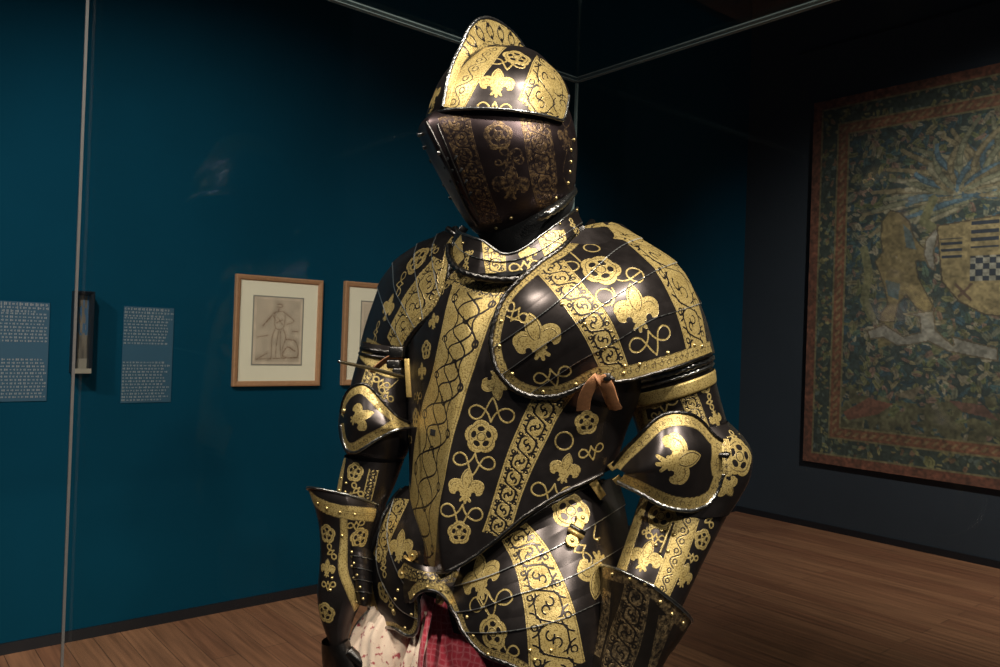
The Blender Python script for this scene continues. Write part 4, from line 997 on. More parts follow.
rim(s.path([(606, 382), (630, 380), (655, 373), (682, 365), (711, 354)], off=0), .003, M['dark_steel'], pa, 'turned_edge', rope=.12)
rivets(s, [(501, 321), (499, 346), (512, 374), (543, 392), (576, 384), (562, 304), (585, 324), (606, 347), (625, 366), (624, 373), (640, 364), (668, 353), (694, 345), (702, 346)], .0036, pa)
# buckle stub where the pauldron meets the collar
def boxat(name, p, ex, ey, ez, m, par, bev=.001):
    mb = MB(); mb.box(p, ex, ey, ez, bev); return mb.build(name, m, par)
def dirv(dx, dy, d=0):
    """direction from image right/down and depth components (metres)"""
    return dx*rt-dy*up+d*fw
boxat('collar_buckle', W(581, 232, 1.372), dirv(.008, -.005), dirv(.004, .007), dirv(0, 0, .004), M['dark_steel'], pa)

# ---------------------------------------------------------------- far shoulder (picture left)
PL_ = [[(452, 228, 1.60), (455, 226, 1.54), (462, 230, 1.48), (468, 236, 1.455)],
       [(408, 250, 1.66), (428, 243, 1.56), (444, 248, 1.475), (456, 254, 1.44)],
       [(384, 275, 1.68), (401, 268, 1.575), (428, 278, 1.47), (449, 284, 1.43)],
       [(372, 305, 1.68), (388, 302, 1.58), (413, 308, 1.475), (440, 314, 1.44)],
       [(363, 333, 1.68), (378, 330, 1.58), (400, 333, 1.50), (424, 334, 1.46)],
       [(358, 356, 1.68), (372, 354, 1.585), (396, 362, 1.51), (416, 356, 1.48)]]
s = patch(PL_, .0012)
IN_ = [(463, 231), (455, 240), (452, 256), (450, 272), (447, 288), (440, 304), (429, 318), (418, 328), (410, 338), (404, 350), (399, 358)]
s.trim(IN_+[(386, 357), (376, 351), (368, 345), (340, 345), (340, 215), (450, 215)], smooth=False)
s.band([(433, 258), (411, 288), (396, 316), (384, 350)], [(449, 262), (438, 294), (423, 320), (404, 348)], seed=.3, lw=.0012)
s.border(IN_, .021, style='scroll')
s.border([(366, 343), (376, 348), (386, 354), (400, 357)], .012, style='scroll')
s.rose(417, 260, 17, 10); s.knot(401, 284, 13, 80); s.fleur(388, 309, 16, 20); s.knot(376, 332, 11, 80); s.knot(434, 250, 11, 40)
s.lames([[(438, 232), (432, 250), (434, 272), (440, 297), (452, 310)], [(418, 240), (414, 260), (418, 290), (424, 325)], [(393, 270), (395, 290), (405, 310), (418, 335)], [(382, 302), (388, 320), (396, 334), (404, 350)]][::1], lift=.0022, worn=.0010)
pl = s.build('pauldron', G, SUIT)
rim(s.path(IN_, off=.001), .0052, M['dark_steel'], pl, 'turned_edge', rope=.14, pitch=.004)
rim(s.path([(367, 345), (376, 350), (386, 356), (399, 358)]), .0026, M['steel'], pl, 'turned_edge', rope=.1)
rivets(s, [(420, 319), (407, 317), (443, 268), (446, 290), (380, 346), (392, 352)], .003, pl)
rim(spline([W(448, 229, 1.47), W(453, 233, 1.455), W(458, 236, 1.45)], 8), .006, M['dark_steel'], pl, 'collar_buckle', rope=0)
boxat('collar_buckle', W(463, 230, 1.45), dirv(.004, -.005), dirv(.006, .004), dirv(0, 0, .004), M['dark_steel'], pl)

# ---------------------------------------------------------------- near arm: rerebrace, couter, vambrace, gauntlet
RB = [((610, 372), (704, 344), 1.40), ((617, 388), (709, 362), 1.40), ((625, 400), (713, 374), 1.40), ((633, 418), (719, 398), 1.40), ((640, 440), (728, 428), 1.395), ((648, 468), (742, 462), 1.39)]
s = loft(RB, b=.92, step=.0012)
s.band([(620, 402), (632, 403), (650, 399), (680, 389), (714, 371)], [(622, 410), (634, 411), (652, 408), (683, 397), (716, 380)], style='none', edge=.0012)
s.band([(676, 391), (683, 405), (688, 420), (694, 440)], [(692, 386), (700, 400), (706, 418), (714, 440)], style='strap', edge=.0018)
s.knot(663, 404, 14, -15); s.band([(633, 410), (637, 425), (642, 440)], [(645, 408), (648, 423), (652, 438)], style='scroll')
s.knot(660, 416, 9, -10); s.rose(705, 385, 9); s.knot(710, 402, 8, 70); s.fleur(716, 418, 10, 160)
s.line([(640, 421), (655, 420), (672, 415)], .0016)
rb = s.build('rerebrace', G, SUIT)
for L_, R_, r_ in (((614, 383), (710, 357), .0052), ((619, 389), (711, 363), .0032)):
    P = ringpts((L_, R_, 1.395), np.linspace(-PI*.02, PI*1.02, 60), dict(b=.94))
    rim(P, r_, M['steel'], rb, 'roped_ring', rope=.26, pitch=.005)
s = loft([((624, 394), (713, 368), 1.392), ((625, 396), (714, 370), 1.390), ((628, 405), (715, 379), 1.390), ((629, 407), (714, 381), 1.393)], b=.97, step=.0013)
s.g[:] = .001; s.cut(np.ones(s.g.shape, bool), (np.abs(np.linspace(-1, 1, s.g.shape[0]))[:, None]*np.ones(s.g.shape) < .78)*.01-.0+0*s.g-.004+.003) if False else None
s.build('gilt_collar', G, rb)
# elbow cup
CU = [((640, 428), (726, 420), 1.385), ((648, 442), (742, 436), 1.38), ((655, 458), (750, 452), 1.375), ((655, 475), (748, 474), 1.372), ((650, 492), (738, 494), 1.37), ((644, 505), (728, 510), 1.365)]
s = loft(CU, b=.95, step=.0012, p=.06, phi=-.9, w=.4)
s.rose(740, 457, 20, 0); s.line([(728, 437), (740, 434)], .0014); s.knot(735, 437, 8, 60); s.fleur(727, 486, 14, 150); s.band([(717, 440), (722, 455), (722, 475)], [(728, 438), (732, 455), (731, 478)], style='scroll'); s.knot(716, 487, 9, 20)
cu = s.build('couter', G, SUIT)
WG = [[(606, 468, 1.33), (634, 434, 1.285), (661, 408, 1.275), (686, 406, 1.28), (707, 420, 1.30), (732, 436, 1.325)],
      [(608, 471, 1.315), (638, 451, 1.262), (664, 433, 1.243), (690, 430, 1.252), (710, 438, 1.280), (733, 449, 1.310)],
      [(610, 475, 1.305), (641, 469, 1.240), (668, 460, 1.222), (694, 452, 1.235), (714, 453, 1.268), (733, 459, 1.300)],
      [(611, 480, 1.312), (642, 481, 1.248), (668, 484, 1.236), (692, 482, 1.246), (713, 473, 1.275), (732, 470, 1.305)],
      [(611, 488, 1.33), (637, 499, 1.272), (662, 514, 1.262), (690, 518, 1.270), (712, 506, 1.295), (730, 484, 1.325)]]
s = patch(WG, .0011)
WO = [(613, 465), (625, 449), (640, 434), (655, 420), (668, 413.5), (683, 412.5), (696, 417), (706, 426), (714, 436), (727, 441), (731, 452), (731, 466), (724, 474), (719, 486), (713, 499), (704, 507), (690, 511), (674, 509.5), (658, 504), (642, 494), (628, 487), (618, 483), (616, 476), (640, 470), (616, 470)]
WO = [(613, 466), (625, 450), (640, 435), (655, 420), (668, 413.5), (683, 412.5), (696, 417), (706, 426), (714, 436), (722, 441), (723, 474), (719, 486), (713, 499), (704, 507), (690, 511), (674, 509.5), (658, 504), (642, 494), (628, 487), (618, 482), (625, 473)]
s.trim(WO, smooth=False)
up_e = WO[:10]; lo_e = WO[10:20]
s.border(up_e, .024, style='scroll', inset=.001, lw=.0008); s.border(lo_e, .024, style='scroll', inset=.001, lw=.0008)
s.band([(712, 440), (710, 455), (713, 472)], [(724, 442), (724, 458), (724, 472)], style='scroll', edge=.001)
s.fleur(679, 462, 27, 78)
wg = s.build('couter_wing', G, cu)
rim(s.path(up_e, off=.0005), .0035, M['dark_steel'], wg, 'turned_edge', rope=.15, pitch=.004); rim(s.path(lo_e, off=.0005), .0038, M['steel'], wg, 'turned_edge', rope=.15, pitch=.004)
for q in ((613, 466), (618, 480)):
    boxat('strap_end', W(q[0], q[1], 1.32), dirv(.004, .005), dirv(.006, -.004), dirv(0, 0, .002), M['gold'], wg)
i = s.pick(722, 455); mb = MB(); c0 = s.X[i]; mb.tube([c0+s.n[i]*.001+dirv(-.012, .002), c0+s.n[i]*.006+dirv(-.008, .0), c0+s.n[i]*.010, c0+s.n[i]*.004+dirv(.008, -.002)], [.003, .004, .006, .003], 12); mb.build('wing_bolt', M['dark_steel'], wg)
VB = [((645, 478), (737, 484), 1.372), ((642, 494), (728, 508), 1.368), ((636, 512), (717, 530), 1.355), ((627, 540), (702, 560), 1.335), ((617, 568), (687, 592), 1.315), ((606, 600), (672, 625), 1.30), ((598, 625), (660, 650), 1.29)]
s = loft(VB, b=.95, step=.0012)
s.rose(661, 516, 15, 15); s.knot(655, 538, 10, 15); s.fleur(645, 558, 18, 20); s.knot(648, 530, 7, -30)
s.band([(677, 515), (671, 535), (663, 560), (652, 590)], [(700, 515), (693, 540), (683, 568), (668, 600)], style='vine', lw=.0012, edge=.0025)
s.rose(703, 540, 11, 15); s.knot(709, 520, 9, 60); s.knot(692, 558, 8, 15); s.fleur(684, 577, 14, 20); s.band([(641, 496), (629, 532), (615, 572)], [(649, 498), (638, 534), (626, 572)], style='scroll', edge=.001)
vb = s.build('vambrace', G, SUIT)
rivets(s, [(661, 531), (674, 535), (656, 545), (668, 551), (700, 500), (712, 508)], .0036, vb)
hp = s.path([(670, 527), (665, 540), (660, 553)], off=.002); rim(hp, .0022, M['brass'], vb, 'hinge_pin', rope=0)
# near gauntlet: flared cuff, rubbed to bronze
GC = [((601, 566), (690, 623), 1.285, dict(ky=1.0, tilt=-.42)), ((599, 594), (677, 642), 1.283, dict(tilt=-.2)), ((595, 622), (666, 655), 1.283), ((586, 650), (657, 676), 1.283), ((577, 680), (648, 702), 1.285), ((570, 715), (640, 730), 1.29)]
s = loft(GC, phi=math.radians(5), b=.85, p=.22, w=.5, step=.0012, soft=.03)
s.border([(603, 567), (625, 573), (650, 581), (668, 600), (689, 623)], .016, style='none', inset=.001)
s.band([(625, 590), (617, 620), (605, 650), (600, 672)], [(650, 590), (645, 620), (637, 650), (628, 680)], style='strap', lw=.0014)
s.band([(603, 590), (600, 620), (590, 655)], [(611, 590), (608, 620), (600, 655)], style='scroll')
s.band([(662, 610), (655, 640), (648, 668)], [(674, 622), (664, 645), (656, 668)], style='scroll')
gt = s.build('gauntlet', M['gilt_bronze'], SUIT)
toprim = [s.X[0, k] for k in range(0, s.X.shape[1], 4)]; toprim = np.array(toprim+[toprim[0]])
rim(toprim, .0026, M['steel'], gt, 'cuff_edge', rope=.12)
rivets(s, [(612, 574), (630, 579), (645, 584), (660, 602), (672, 614), (683, 623)], .0034, gt)
# hand: armoured metacarpal and five fingers hanging below
def hand(parent, wrist, dirn, side, palm, sc, m):
    mb = MB(); d = np.array(dirn)/np.linalg.norm(dirn); sd = np.array(side)-d*(np.array(side)@d); sd /= np.linalg.norm(sd); pn = np.cross(d, sd)
    th = np.linspace(0, 2*PI, 20, endpoint=False); P = []
    for t, w_, h_ in ((0, .030, .024), (.3, .036, .024), (.7, .042, .021), (1, .041, .016)):
        P.append(np.array([wrist+d*(t*.085*sc)+sd*math.cos(a)*w_*sc+pn*math.sin(a)*h_*sc for a in th]))
    P = cr(np.array(P), np.linspace(0, 3, 30)); sh = Sheet(P, True); o = sh.build('hand_plate', m, parent)
    for k, (off, ln) in enumerate(((-.032, .066), (-.011, .078), (.011, .074), (.032, .06))):
        b0 = wrist+d*.082*sc+sd*off*sc; q = [b0, b0+d*ln*.42*sc+pn*.004*palm, b0+d*ln*.78*sc+pn*.020*palm, b0+d*ln*.92*sc+pn*.036*palm]
        mb = MB(); mb.tube(cr(np.array(q), np.linspace(0, 3, 36)), np.interp(np.linspace(0, 1, 36), [0, 1], [.0105, .008])*sc*(1+.10*(np.arange(36) % 6 == 0)), 12); mb.build('finger', m, parent)
    b0 = wrist+d*.02*sc+sd*.03*sc; q = [b0, b0+sd*.022*sc+d*.03*sc+pn*.008*palm, b0+sd*.026*sc+d*.062*sc+pn*.016*palm]
    mb = MB(); mb.tube(cr(np.array(q), np.linspace(0, 2, 20)), np.linspace(.012, .0085, 20)*sc, 12); mb.build('thumb', m, parent)
hand(gt, W(605, 722, 1.29), dirv(-.15, 1, 0), dirv(-1, 0, -.3), 1, 1.0, M['dark_steel'])

# ---------------------------------------------------------------- far arm
s = loft([((362, 342), (414, 348), 1.57), ((357, 362), (412, 372), 1.565), ((351, 385), (410, 396), 1.555), ((346, 410), (409, 420), 1.545)], b=.92, step=.0013)
s.border([(362, 352), (372, 362), (388, 372), (400, 372)], .010, inset=.002, style='none'); s.band([(368, 362), (362, 380), (357, 400)], [(377, 368), (372, 385), (368, 400)], style='strap'); s.knot(381, 383, 9, 30); s.knot(386, 395, 9, 45); s.line([(378, 398), (390, 388), (398, 380)])
rb = s.build('rerebrace', G, SUIT)
for q in (((362, 348), (412, 354), .0045), ((360, 353), (412, 360), .003)):
    rim(ringpts((q[0], q[1], 1.565), np.linspace(-.2, PI+.2, 50), dict(b=.98)), q[2], M['dark_steel'], rb, 'roped_ring', rope=.14, pitch=.004)
s = loft([((344, 395), (408, 402), 1.54), ((340, 412), (411, 418), 1.535), ((339, 430), (411, 436), 1.53), ((343, 446), (408, 452), 1.53), ((350, 457), (401, 463), 1.53)], b=.95, step=.002)
cu = s.build('couter', M['gilt'], SUIT)
WL = [[(338, 404, 1.52), (349, 380, 1.475), (362, 376, 1.455), (378, 392, 1.45), (394, 412, 1.455), (412, 422, 1.475)],
      [(337, 412, 1.51), (348, 398, 1.462), (362, 397, 1.44), (380, 408, 1.437), (396, 421, 1.445), (412, 428, 1.47)],
      [(336, 420, 1.51), (348, 418, 1.452), (362, 421, 1.426), (380, 425, 1.425), (396, 428, 1.438), (412, 431, 1.465)],
      [(337, 432, 1.51), (347, 437, 1.460), (361, 439, 1.435), (380, 434, 1.432), (396, 431, 1.443), (412, 432, 1.468)],
      [(338, 446, 1.52), (347, 456, 1.475), (358, 460, 1.452), (380, 446, 1.445), (396, 437, 1.452), (412, 434, 1.472)]]
s = patch(WL, .0011)
WU = [(341, 413), (343, 402), (348, 391), (355, 385), (363, 383), (371, 388), (379, 397), (388, 408), (399, 418), (410, 423)]
WD = [(410, 428.5), (398, 429), (386, 434), (374, 441), (364, 448), (356, 453), (348, 451), (343, 440), (341, 425)]
s.trim(WU+WD, smooth=False)
s.border(WU, .018, inset=.001, lw=.0007); s.border(WD, .018, inset=.001, lw=.0007); s.fleur(358, 417, 15, 65)
wg = s.build('couter_wing', G, cu)
rim(s.path(WU, off=.0005), .0030, M['dark_steel'], wg, 'turned_edge', rope=.15, pitch=.004); rim(s.path(WD, off=.0005), .0030, M['steel'], wg, 'turned_edge', rope=.15, pitch=.004)
rivets(s, [(344, 411)], .006, wg)
s = loft([((345, 455), (404, 460), 1.525), ((340, 475), (396, 482), 1.52), ((335, 500), (386, 505), 1.515), ((331, 525), (378, 528), 1.505), ((328, 545), (372, 548), 1.50)], b=.95, step=.0013)
s.rose(354, 472, 10, 10); s.knot(357, 490, 8, 50); s.fleur(349, 502, 10, 10); s.band([(343, 458), (338, 485), (333, 510)], [(346, 458), (342, 485), (338, 510)], style='none', edge=0); s.band([(369, 470), (364, 490), (360, 512)], [(379, 470), (374, 490), (369, 512)], style='strap')
vb = s.build('vambrace', G, SUIT); rivets(s, [(341, 478), (339, 490), (346, 483), (345, 492), (341, 500)], .003, vb)
GL = [((308, 489), (378, 505), 1.485, dict(ky=.9, tilt=-.35)), ((313, 500), (378, 516), 1.485, dict(tilt=-.3)), ((319, 520), (374, 530), 1.485), ((321, 545), (370, 548), 1.48), ((320, 568), (368, 570), 1.475), ((318, 592), (364, 596), 1.47), ((320, 612), (354, 618), 1.465), ((326, 632), (348, 640), 1.46), ((332, 650), (345, 655), 1.455)]
s = loft(GL, phi=math.radians(-15), b=.85, p=.12, w=.5, step=.0012)
s.band([(340, 512), (340, 540), (338, 570), (345, 590), (354, 612)], [(347, 512), (348, 540), (347, 566), (353, 585), (361, 606)], style='none', edge=.0015)
s.rose(327, 534, 10); s.knot(331, 552, 8, 60); s.fleur(327, 569, 10, 5); s.knot(328, 585, 8); s.rose(325, 613, 11); s.rose(360, 538, 11); s.knot(356, 525, 9); s.knot(360, 556, 9, 0)
s.border([(310, 494), (316, 502), (330, 509), (350, 513), (375, 515)], .012, style='none', inset=.001)
gl = s.build('gauntlet', G, SUIT)
P = np.array([s.X[0, k] for k in range(0, s.X.shape[1], 4)]); P = np.concatenate([P, P[:1]]); rim(P, .0026, M['steel'], gl, 'cuff_edge', rope=.15)
rivets(s, [(318, 503), (327, 508), (340, 512), (355, 514), (342, 536), (352, 566), (354, 578), (358, 590), (352, 556), (332, 578), (330, 590), (357, 602)], .003, gl)
# articulated wrist lames on the inner side
q = patch([[(344, 548, 1.452), (354, 546, 1.436), (365, 548, 1.446), (373, 552, 1.49)], [(347, 566, 1.450), (357, 566, 1.434), (367, 568, 1.444), (374, 572, 1.49)],
           [(351, 586, 1.450), (360, 587, 1.434), (368, 589, 1.444), (373, 592, 1.49)], [(357, 604, 1.450), (363, 606, 1.436), (367, 607, 1.446), (370, 609, 1.49)]], .0012)
q.lames([[(340, 557), (355, 556), (378, 562)], [(342, 569), (357, 568), (378, 574)], [(345, 581), (360, 580), (378, 585)], [(348, 593), (362, 592), (378, 596)]], lift=.0016, fall=.008, worn=.0009)
o = q.build('wrist_lame', M['gilt'], gl); rivets(q, [(352, 552), (354, 563), (357, 575), (360, 587), (363, 599)], .0028, gl)
hand(gl, W(335, 640, 1.46), dirv(.15, 1, .1), dirv(1, 0, -.5), -1, .9, M['dark_steel'])

# ---------------------------------------------------------------- fauld arch and tassets
TR = [[(432, 585, 1.40), (474, 548, 1.355), (515, 516, 1.330), (556, 491, 1.335), (590, 474, 1.375), (616, 466, 1.45)],
      [(434, 604, 1.37), (478, 580, 1.300), (524, 558, 1.275), (570, 538, 1.285), (604, 520, 1.335), (626, 512, 1.43)],
      [(440, 632, 1.34), (484, 613, 1.270), (530, 597, 1.243), (576, 582, 1.255), (610, 568, 1.310), (632, 562, 1.41)],
      [(452, 660, 1.33), (490, 647, 1.255), (535, 638, 1.225), (580, 628, 1.240), (614, 616, 1.300), (634, 612, 1.40)],
      [(465, 700, 1.33), (500, 700, 1.255), (540, 700, 1.220), (582, 692, 1.240), (614, 682, 1.300), (634, 675, 1.40)]]
s = patch(TR, .0012)
TO = [(447, 573), (468, 560), (492, 545), (518, 526), (540, 510), (562, 497), (590, 484), (640, 470), (650, 690), (560, 690), (528, 676), (512, 666), (497, 660), (483, 655), (472, 644), (462, 630), (456, 615), (447, 603), (441, 592)]
s.trim(TO, smooth=False)
s.band([(499, 536), (513, 562), (522, 595), (527, 630), (529, 670)], [(523, 520), (546, 545), (564, 580), (577, 620), (585, 670)], seed=.5, lw=.0014, edge=.003)
s.fleur(480, 578, 27, -5); s.knot(490, 603, 26, -8, sag=.2, asp=.9); s.rose(493, 632, 17); s.knot(503, 650, 17, 0); s.line([(478, 600), (490, 616)])
s.rose(571, 511, 20, 10); s.knot(581, 548, 17, 60, asp=.8); s.fleur(597, 572, 26, 185); s.line([(596, 525), (593, 540), (600, 538)], .0014)
LE = TO[::-1][:9]; s.border([(443, 590), (450, 603), (457, 616), (463, 630), (473, 643), (484, 654), (498, 659), (514, 665), (530, 675)], .012, inset=.001, style='scroll')
s.lames([[(437, 592), (470, 583), (494, 575), (525, 562), (555, 549), (580, 534), (602, 520), (625, 505)], [(445, 614), (480, 609), (515, 596), (550, 586), (580, 573), (602, 560), (626, 545)], [(455, 632), (490, 633), (525, 629), (560, 620), (590, 607), (620, 592)]], lift=.0024, worn=.0011)
ts = s.build('tasset', G, SUIT)
rim(s.path([(443, 590), (450, 604), (458, 618), (464, 632), (474, 645), (485, 655), (498, 660), (514, 666), (530, 676)], off=.0005), .0038, M['dark_steel'], ts, 'turned_edge', rope=.13, pitch=.004)
rim(s.path([(447, 574), (468, 561), (492, 546), (518, 527), (540, 511), (562, 498), (590, 485), (603, 480)], off=.001), .0030, M['dark_steel'], ts, 'turned_edge', rope=.1)
rivets(s, [(450, 600), (455, 615), (467, 637), (467, 617), (473, 636), (488, 654), (530, 650), (597, 540), (535, 660), (551, 650)], .0034, ts)
def hinge(x, y, sh, ang, sc, parent):
    """gilt plate, rolled pin and two knuckles with a rivet each end"""
    c, ex, ey = sh.frame(x, y, ang); i = sh.pick(x, y); n_ = sh.n[i]
    h = boxat('hinge', c+n_*.004, ex*.0085*sc, ey*.010*sc, n_*.0022*sc, M['gold'], parent, .002)
    mb = MB(); mb.tube([c+n_*.008*sc-ex*.015*sc-ey*.010*sc, c+n_*.008*sc+ex*.015*sc-ey*.010*sc], .0042*sc, 12); mb.build('hinge_pin', M['dark_steel'], h)
    mb = MB(); mb.tube([c+n_*.008*sc-ex*.015*sc-ey*.018*sc, c+n_*.008*sc+ex*.015*sc-ey*.018*sc], .0040*sc, 12); mb.build('hinge_pin', M['gold'], h)
    for d_ in (.016, -.032):
        mb = MB(); mb.tube([c+ey*d_*sc-n_*.001, c+ey*d_*sc+n_*.006*sc], .011*sc, 18); o = mb.build('hinge_leaf', M['gold'], h, smooth=False); rivet(c+ey*d_*sc+n_*.006*sc, n_, .0045*sc, h)
hinge(578, 527, s, 25, .95, ts); hinge(451, 583, s, 28, .95, ts)
# strap end on the tasset's upper corner
boxat('strap_end', W(597, 488, 1.335), dirv(.013, .020, .01)*.75, dirv(.010, -.006, .012)*.6, dirv(.002, .002, -.003), M['gold'], ts, .001)
TL = [[(388, 486, 1.60), (398, 486, 1.53), (410, 486, 1.49), (426, 488, 1.46)],
      [(364, 532, 1.60), (378, 526, 1.50), (398, 526, 1.44), (424, 524, 1.405)],
      [(355, 572, 1.60), (369, 568, 1.49), (393, 568, 1.415), (424, 564, 1.375)],
      [(356, 602, 1.60), (372, 602, 1.49), (396, 602, 1.41), (426, 600, 1.37)],
      [(362, 645, 1.60), (378, 650, 1.50), (400, 652, 1.42), (428, 650, 1.38)]]
s = patch(TL, .0012)
TB = [(402, 489), (391, 503), (382, 519), (375, 538), (369, 558), (367, 580), (368, 600), (371, 614), (378, 624), (386, 628), (394, 627), (401, 632), (409, 637), (416, 634), (419, 624), (420, 610), (418, 598), (414, 588)]
s.trim(TB+[(416, 570), (430, 560), (430, 480), (412, 480)], smooth=False)
s.band([(396, 497), (386, 518), (378, 540), (372, 565)], [(409, 500), (402, 515), (392, 535), (384, 556)], style='strap', lw=.001)
s.band([(366, 565), (366, 590), (372, 618)], [(372, 563), (373, 590), (379, 613)], style='none', edge=.001)
s.fleur(400, 548, 18, 5); s.knot(384, 568, 9, 80); s.rose(383, 592, 11); s.knot(391, 606, 9, 80); s.border(TB[6:], .010, inset=.001, style='scroll')
s.lames([[(400, 480), (394, 500), (388, 525), (389, 548), (399, 575), (412, 594), (424, 600)], [(383, 515), (377, 545), (378, 570), (388, 593), (402, 611), (424, 622)]][::-1][::-1], lift=.0022, worn=.0011)
tl2 = s.build('tasset', G, SUIT)
rim(s.path(TB[:], off=.0005), .0032, M['steel'], tl2, 'turned_edge', rope=.15, pitch=.004)
rivets(s, [(396, 599), (413, 600), (412, 614), (405, 628), (370, 590), (371, 604), (377, 618), (393, 611), (398, 590)], .0034, tl2)
hinge(407, 567, s, -150, .8, tl2)
# arch between the tassets
FA = [[(400, 556, 1.40), (412, 562, 1.365), (426, 566, 1.35), (444, 566, 1.35), (462, 562, 1.36)],
      [(402, 574, 1.395), (414, 578, 1.355), (428, 580, 1.335), (444, 581, 1.335), (458, 584, 1.345)],
      [(404, 604, 1.395), (415, 600, 1.355), (429, 595, 1.330), (444, 600, 1.325), (456, 616, 1.335)]]
s = patch(FA, .0012)
AR = [(413, 608), (413, 600), (417, 594), (424, 590), (432, 590), (441, 594), (448, 603), (453, 612)]
s.trim(AR+[(475, 606), (470, 560), (440, 567), (424, 566), (405, 548), (400, 600)], smooth=False)
s.border(AR, .016, inset=.001, style='scroll'); s.band([(404, 562), (420, 571), (440, 573), (460, 566)], [(404, 578), (418, 582), (438, 585), (458, 580)], style='strap', edge=.001)
fa = s.build('fauld', G, SUIT); rim(s.path(AR, off=0), .003, M['dark_steel'], fa, 'turned_edge', rope=.12); rivets(s, [(427, 587), (441, 590), (414, 595)], .0036, fa)

# ---------------------------------------------------------------- lance rest and straps
P0, P1 = W(338.5, 361.5, 1.27), W(404, 377, 1.41); mb = MB(); mb.tube(spline([P0, P0*.5+P1*.5+UPZ*.001, P1], 30), np.linspace(.0026, .0040, 30), 8); LR = mb.build('lance_rest', M['steel'], SUIT)
boxat('bracket', W(408, 378, 1.395), dirv(.0045, 0), dirv(.002, .034), dirv(0, 0, .004), M['gold'], LR, .001)
for q in ((397, 352, .013, .010), (394, 364, .012, .008), (398, 372, .009, .008)):
    boxat('knuckle', W(q[0], q[1], 1.42), dirv(q[2], 0), dirv(0, q[3]), dirv(0, 0, .012), M['dark_steel'], LR, .003)
mb = MB(); 
def strip(name, pts, w, th, m, parent, wd=None):
    """flat strap following 3-D points, width direction given in the image plane"""
    P = cr(np.array([W(*p) for p in pts]), np.linspace(0, len(pts)-1, 40)); T = np.gradient(P, axis=0); T /= np.linalg.norm(T, axis=1)[:, None]
    wv = np.array([dirv(*wd)]*40); wv -= T*(wv*T).sum(1)[:, None]; wv /= np.linalg.norm(wv, axis=1)[:, None]; nn = np.cross(T, wv)
    ring = np.stack([P+wv*w/2*a+nn*th/2*b for a, b in ((-1, -.6), (-.85, 1), (.85, 1), (1, -.6), (.85, -1), (-.85, -1))], 1); sh = Sheet(ring, True); return sh.build(name, m, parent)
strip('leather_strap', [(372, 372, 1.47), (383, 362, 1.45), (392, 357, 1.44), (402, 358, 1.44)], .012, .003, M['leather'], LR, (0, .6, .8))
STR = strip('leather_strap', [(583, 410, 1.262), (585, 397, 1.240), (591, 385, 1.225), (600, 379, 1.222), (607, 387, 1.235), (611, 399, 1.265), (616, 410, 1.30)], .022, .0026, M['leather'], SUIT, (1, -.2, 0))
boxat('strap_buckle', W(607, 377, 1.222), dirv(.006, 0), dirv(0, .006), dirv(0, 0, .003), M['dark_steel'], STR, .002)

# ---------------------------------------------------------------- breeches and the stand they hang on
def velvet(name, col, spots, spot_col, grid=False):
    m, nt, b = mat(name); L = nt.links; tc = N(nt, 'ShaderNodeTexCoord')
    nz = N(nt, 'ShaderNodeTexNoise'); nz.inputs['Scale'].default_value = 95; nz.inputs['Detail'].default_value = 2; L.new(tc.outputs['Object'], nz.inputs['Vector'])
    f = math_(nt, 'MULTIPLY_ADD', nz.outputs[0], 12, -12*spots, True)
    mx = N(nt, 'ShaderNodeMix', data_type='RGBA'); mx.inputs[6].default_value = col+(1,); mx.inputs[7].default_value = spot_col+(1,)
    if grid:
        wv = N(nt, 'ShaderNodeTexWave'); wv.inputs['Scale'].default_value = 28; wv.inputs['Distortion'].default_value = 7; wv.bands_direction = 'Z'; L.new(tc.outputs['Object'], wv.inputs['Vector'])
        w2 = N(nt, 'ShaderNodeTexWave'); w2.inputs['Scale'].default_value = 30; w2.inputs['Distortion'].default_value = 7; w2.bands_direction = 'X'; L.new(tc.outputs['Object'], w2.inputs['Vector'])
        f = math_(nt, 'MULTIPLY', math_(nt, 'POWER', math_(nt, 'MAXIMUM', wv.outputs['Fac'], w2.outputs['Fac']), 6), math_(nt, 'MULTIPLY', nz.outputs[0], 1.3), None, True)
    L.new(f, mx.inputs[0]); L.new(mx.outputs[2], b.inputs['Base Color']); b.inputs['Roughness'].default_value = .75
    b.inputs['Sheen Weight'].default_value = .35
    bp = N(nt, 'ShaderNodeBump'); bp.inputs['Strength'].default_value = .5; bp.inputs['Distance'].default_value = .002; L.new(nz.outputs[0], bp.inputs['Height']); L.new(bp.outputs[0], b.inputs['Normal'])
    return m
M['cream'] = velvet('cream_slashed_silk', (.86, .64, .49), .60, (.40, .06, .07))
M['red'] = velvet('crimson_voided_velvet', (.36, .010, .028), .5, (.52, .13, .15), True)
BB = W(455, 700, 1.47); BB2 = BB.copy(); BB2[2] = PZ
BREE = empty('breeches', BB2, 'crimson velvet and cream silk breeches showing below the fauld of the armour', 'breeches')
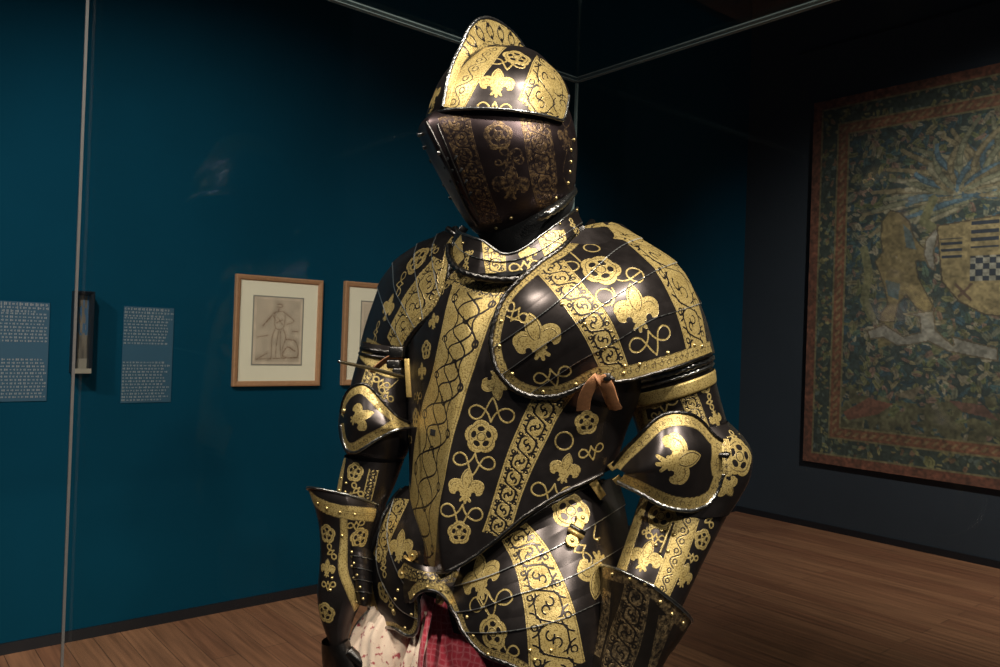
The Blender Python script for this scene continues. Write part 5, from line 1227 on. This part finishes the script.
def puff(rings, name, m, folds, amp, **k):
    s = loft(rings, step=.003, back=1, **k); nv, nu = s.g.shape; th = np.arange(nu)/nu*2*PI; v = np.linspace(0, 1, nv)
    D = amp*(np.sin(folds*th[None]+3*v[:, None])*.6+.4*np.sin(folds*2.3*th[None]+5*v[:, None]+1)+.5*(fnoise(nv, nu, 9, folds)-.5))*np.clip(np.sin(PI*v)[:, None]*1.5, .25, 1)
    s.X = s.X+s.n*D[..., None]; s.refresh(); return s.build(name, m, BREE)
puff([((382, 596), (428, 596), 1.50), ((358, 622), (428, 618), 1.50), ((349, 645), (432, 645), 1.50), ((352, 672), (432, 672), 1.50), ((366, 705), (428, 705), 1.51), ((378, 730), (422, 730), 1.51)], 'puffed_leg', M['cream'], 7, .007, b=.9)
puff([((424, 590), (520, 590), 1.46), ((412, 630), (540, 630), 1.46), ((408, 670), (560, 670), 1.46), ((405, 720), (565, 720), 1.47), ((420, 780), (550, 780), 1.48), ((440, 820), (520, 820), 1.48)], 'velvet_leg', M['red'], 9, .006, b=.75)
st = strip
# slashed panes hanging over the cream silk
for pts in ([(424, 612, 1.44), (419, 630, 1.43), (410, 655, 1.40), (398, 690, 1.40)], [(429, 612, 1.42), (424, 638, 1.40), (416, 665, 1.39), (408, 700, 1.40)]):
    strip('slashed_pane', pts, .018, .003, M['cream'], BREE, (1, .2, -.3))
strip('slashed_pane', [(432, 598, 1.385), (427, 625, 1.365), (421, 655, 1.36), (418, 700, 1.38)], .010, .003, M['red'], BREE, (1, 0, -.3))
# mannequin stand: padded hip block, steel pole and round foot under the breeches
TOPZ = W(500, 640, 1.47)[2]
sp = W(500, 640, 1.475); sp[2] = PZ
STN = empty('mannequin_stand', sp, 'dark steel pole stand holding up the armour and breeches', 'stand')
STN['label'] = 'dark steel pole stand with round foot under the breeches'
def vtube(z0, z1, r_, name, m, n=32):
    mb = MB(); p = sp.copy(); q = sp.copy(); p[2] = z0; q[2] = z1; mb.tube([p, q], r_, n); return mb.build(name, m, STN)
vtube(PZ+.0005, PZ+.018, .20, 'foot', M['dark_steel']); vtube(PZ+.018, TOPZ, .022, 'pole', M['dark_steel']); vtube(TOPZ-.12, TOPZ+.02, .10, 'hip_block', M['cloth'])
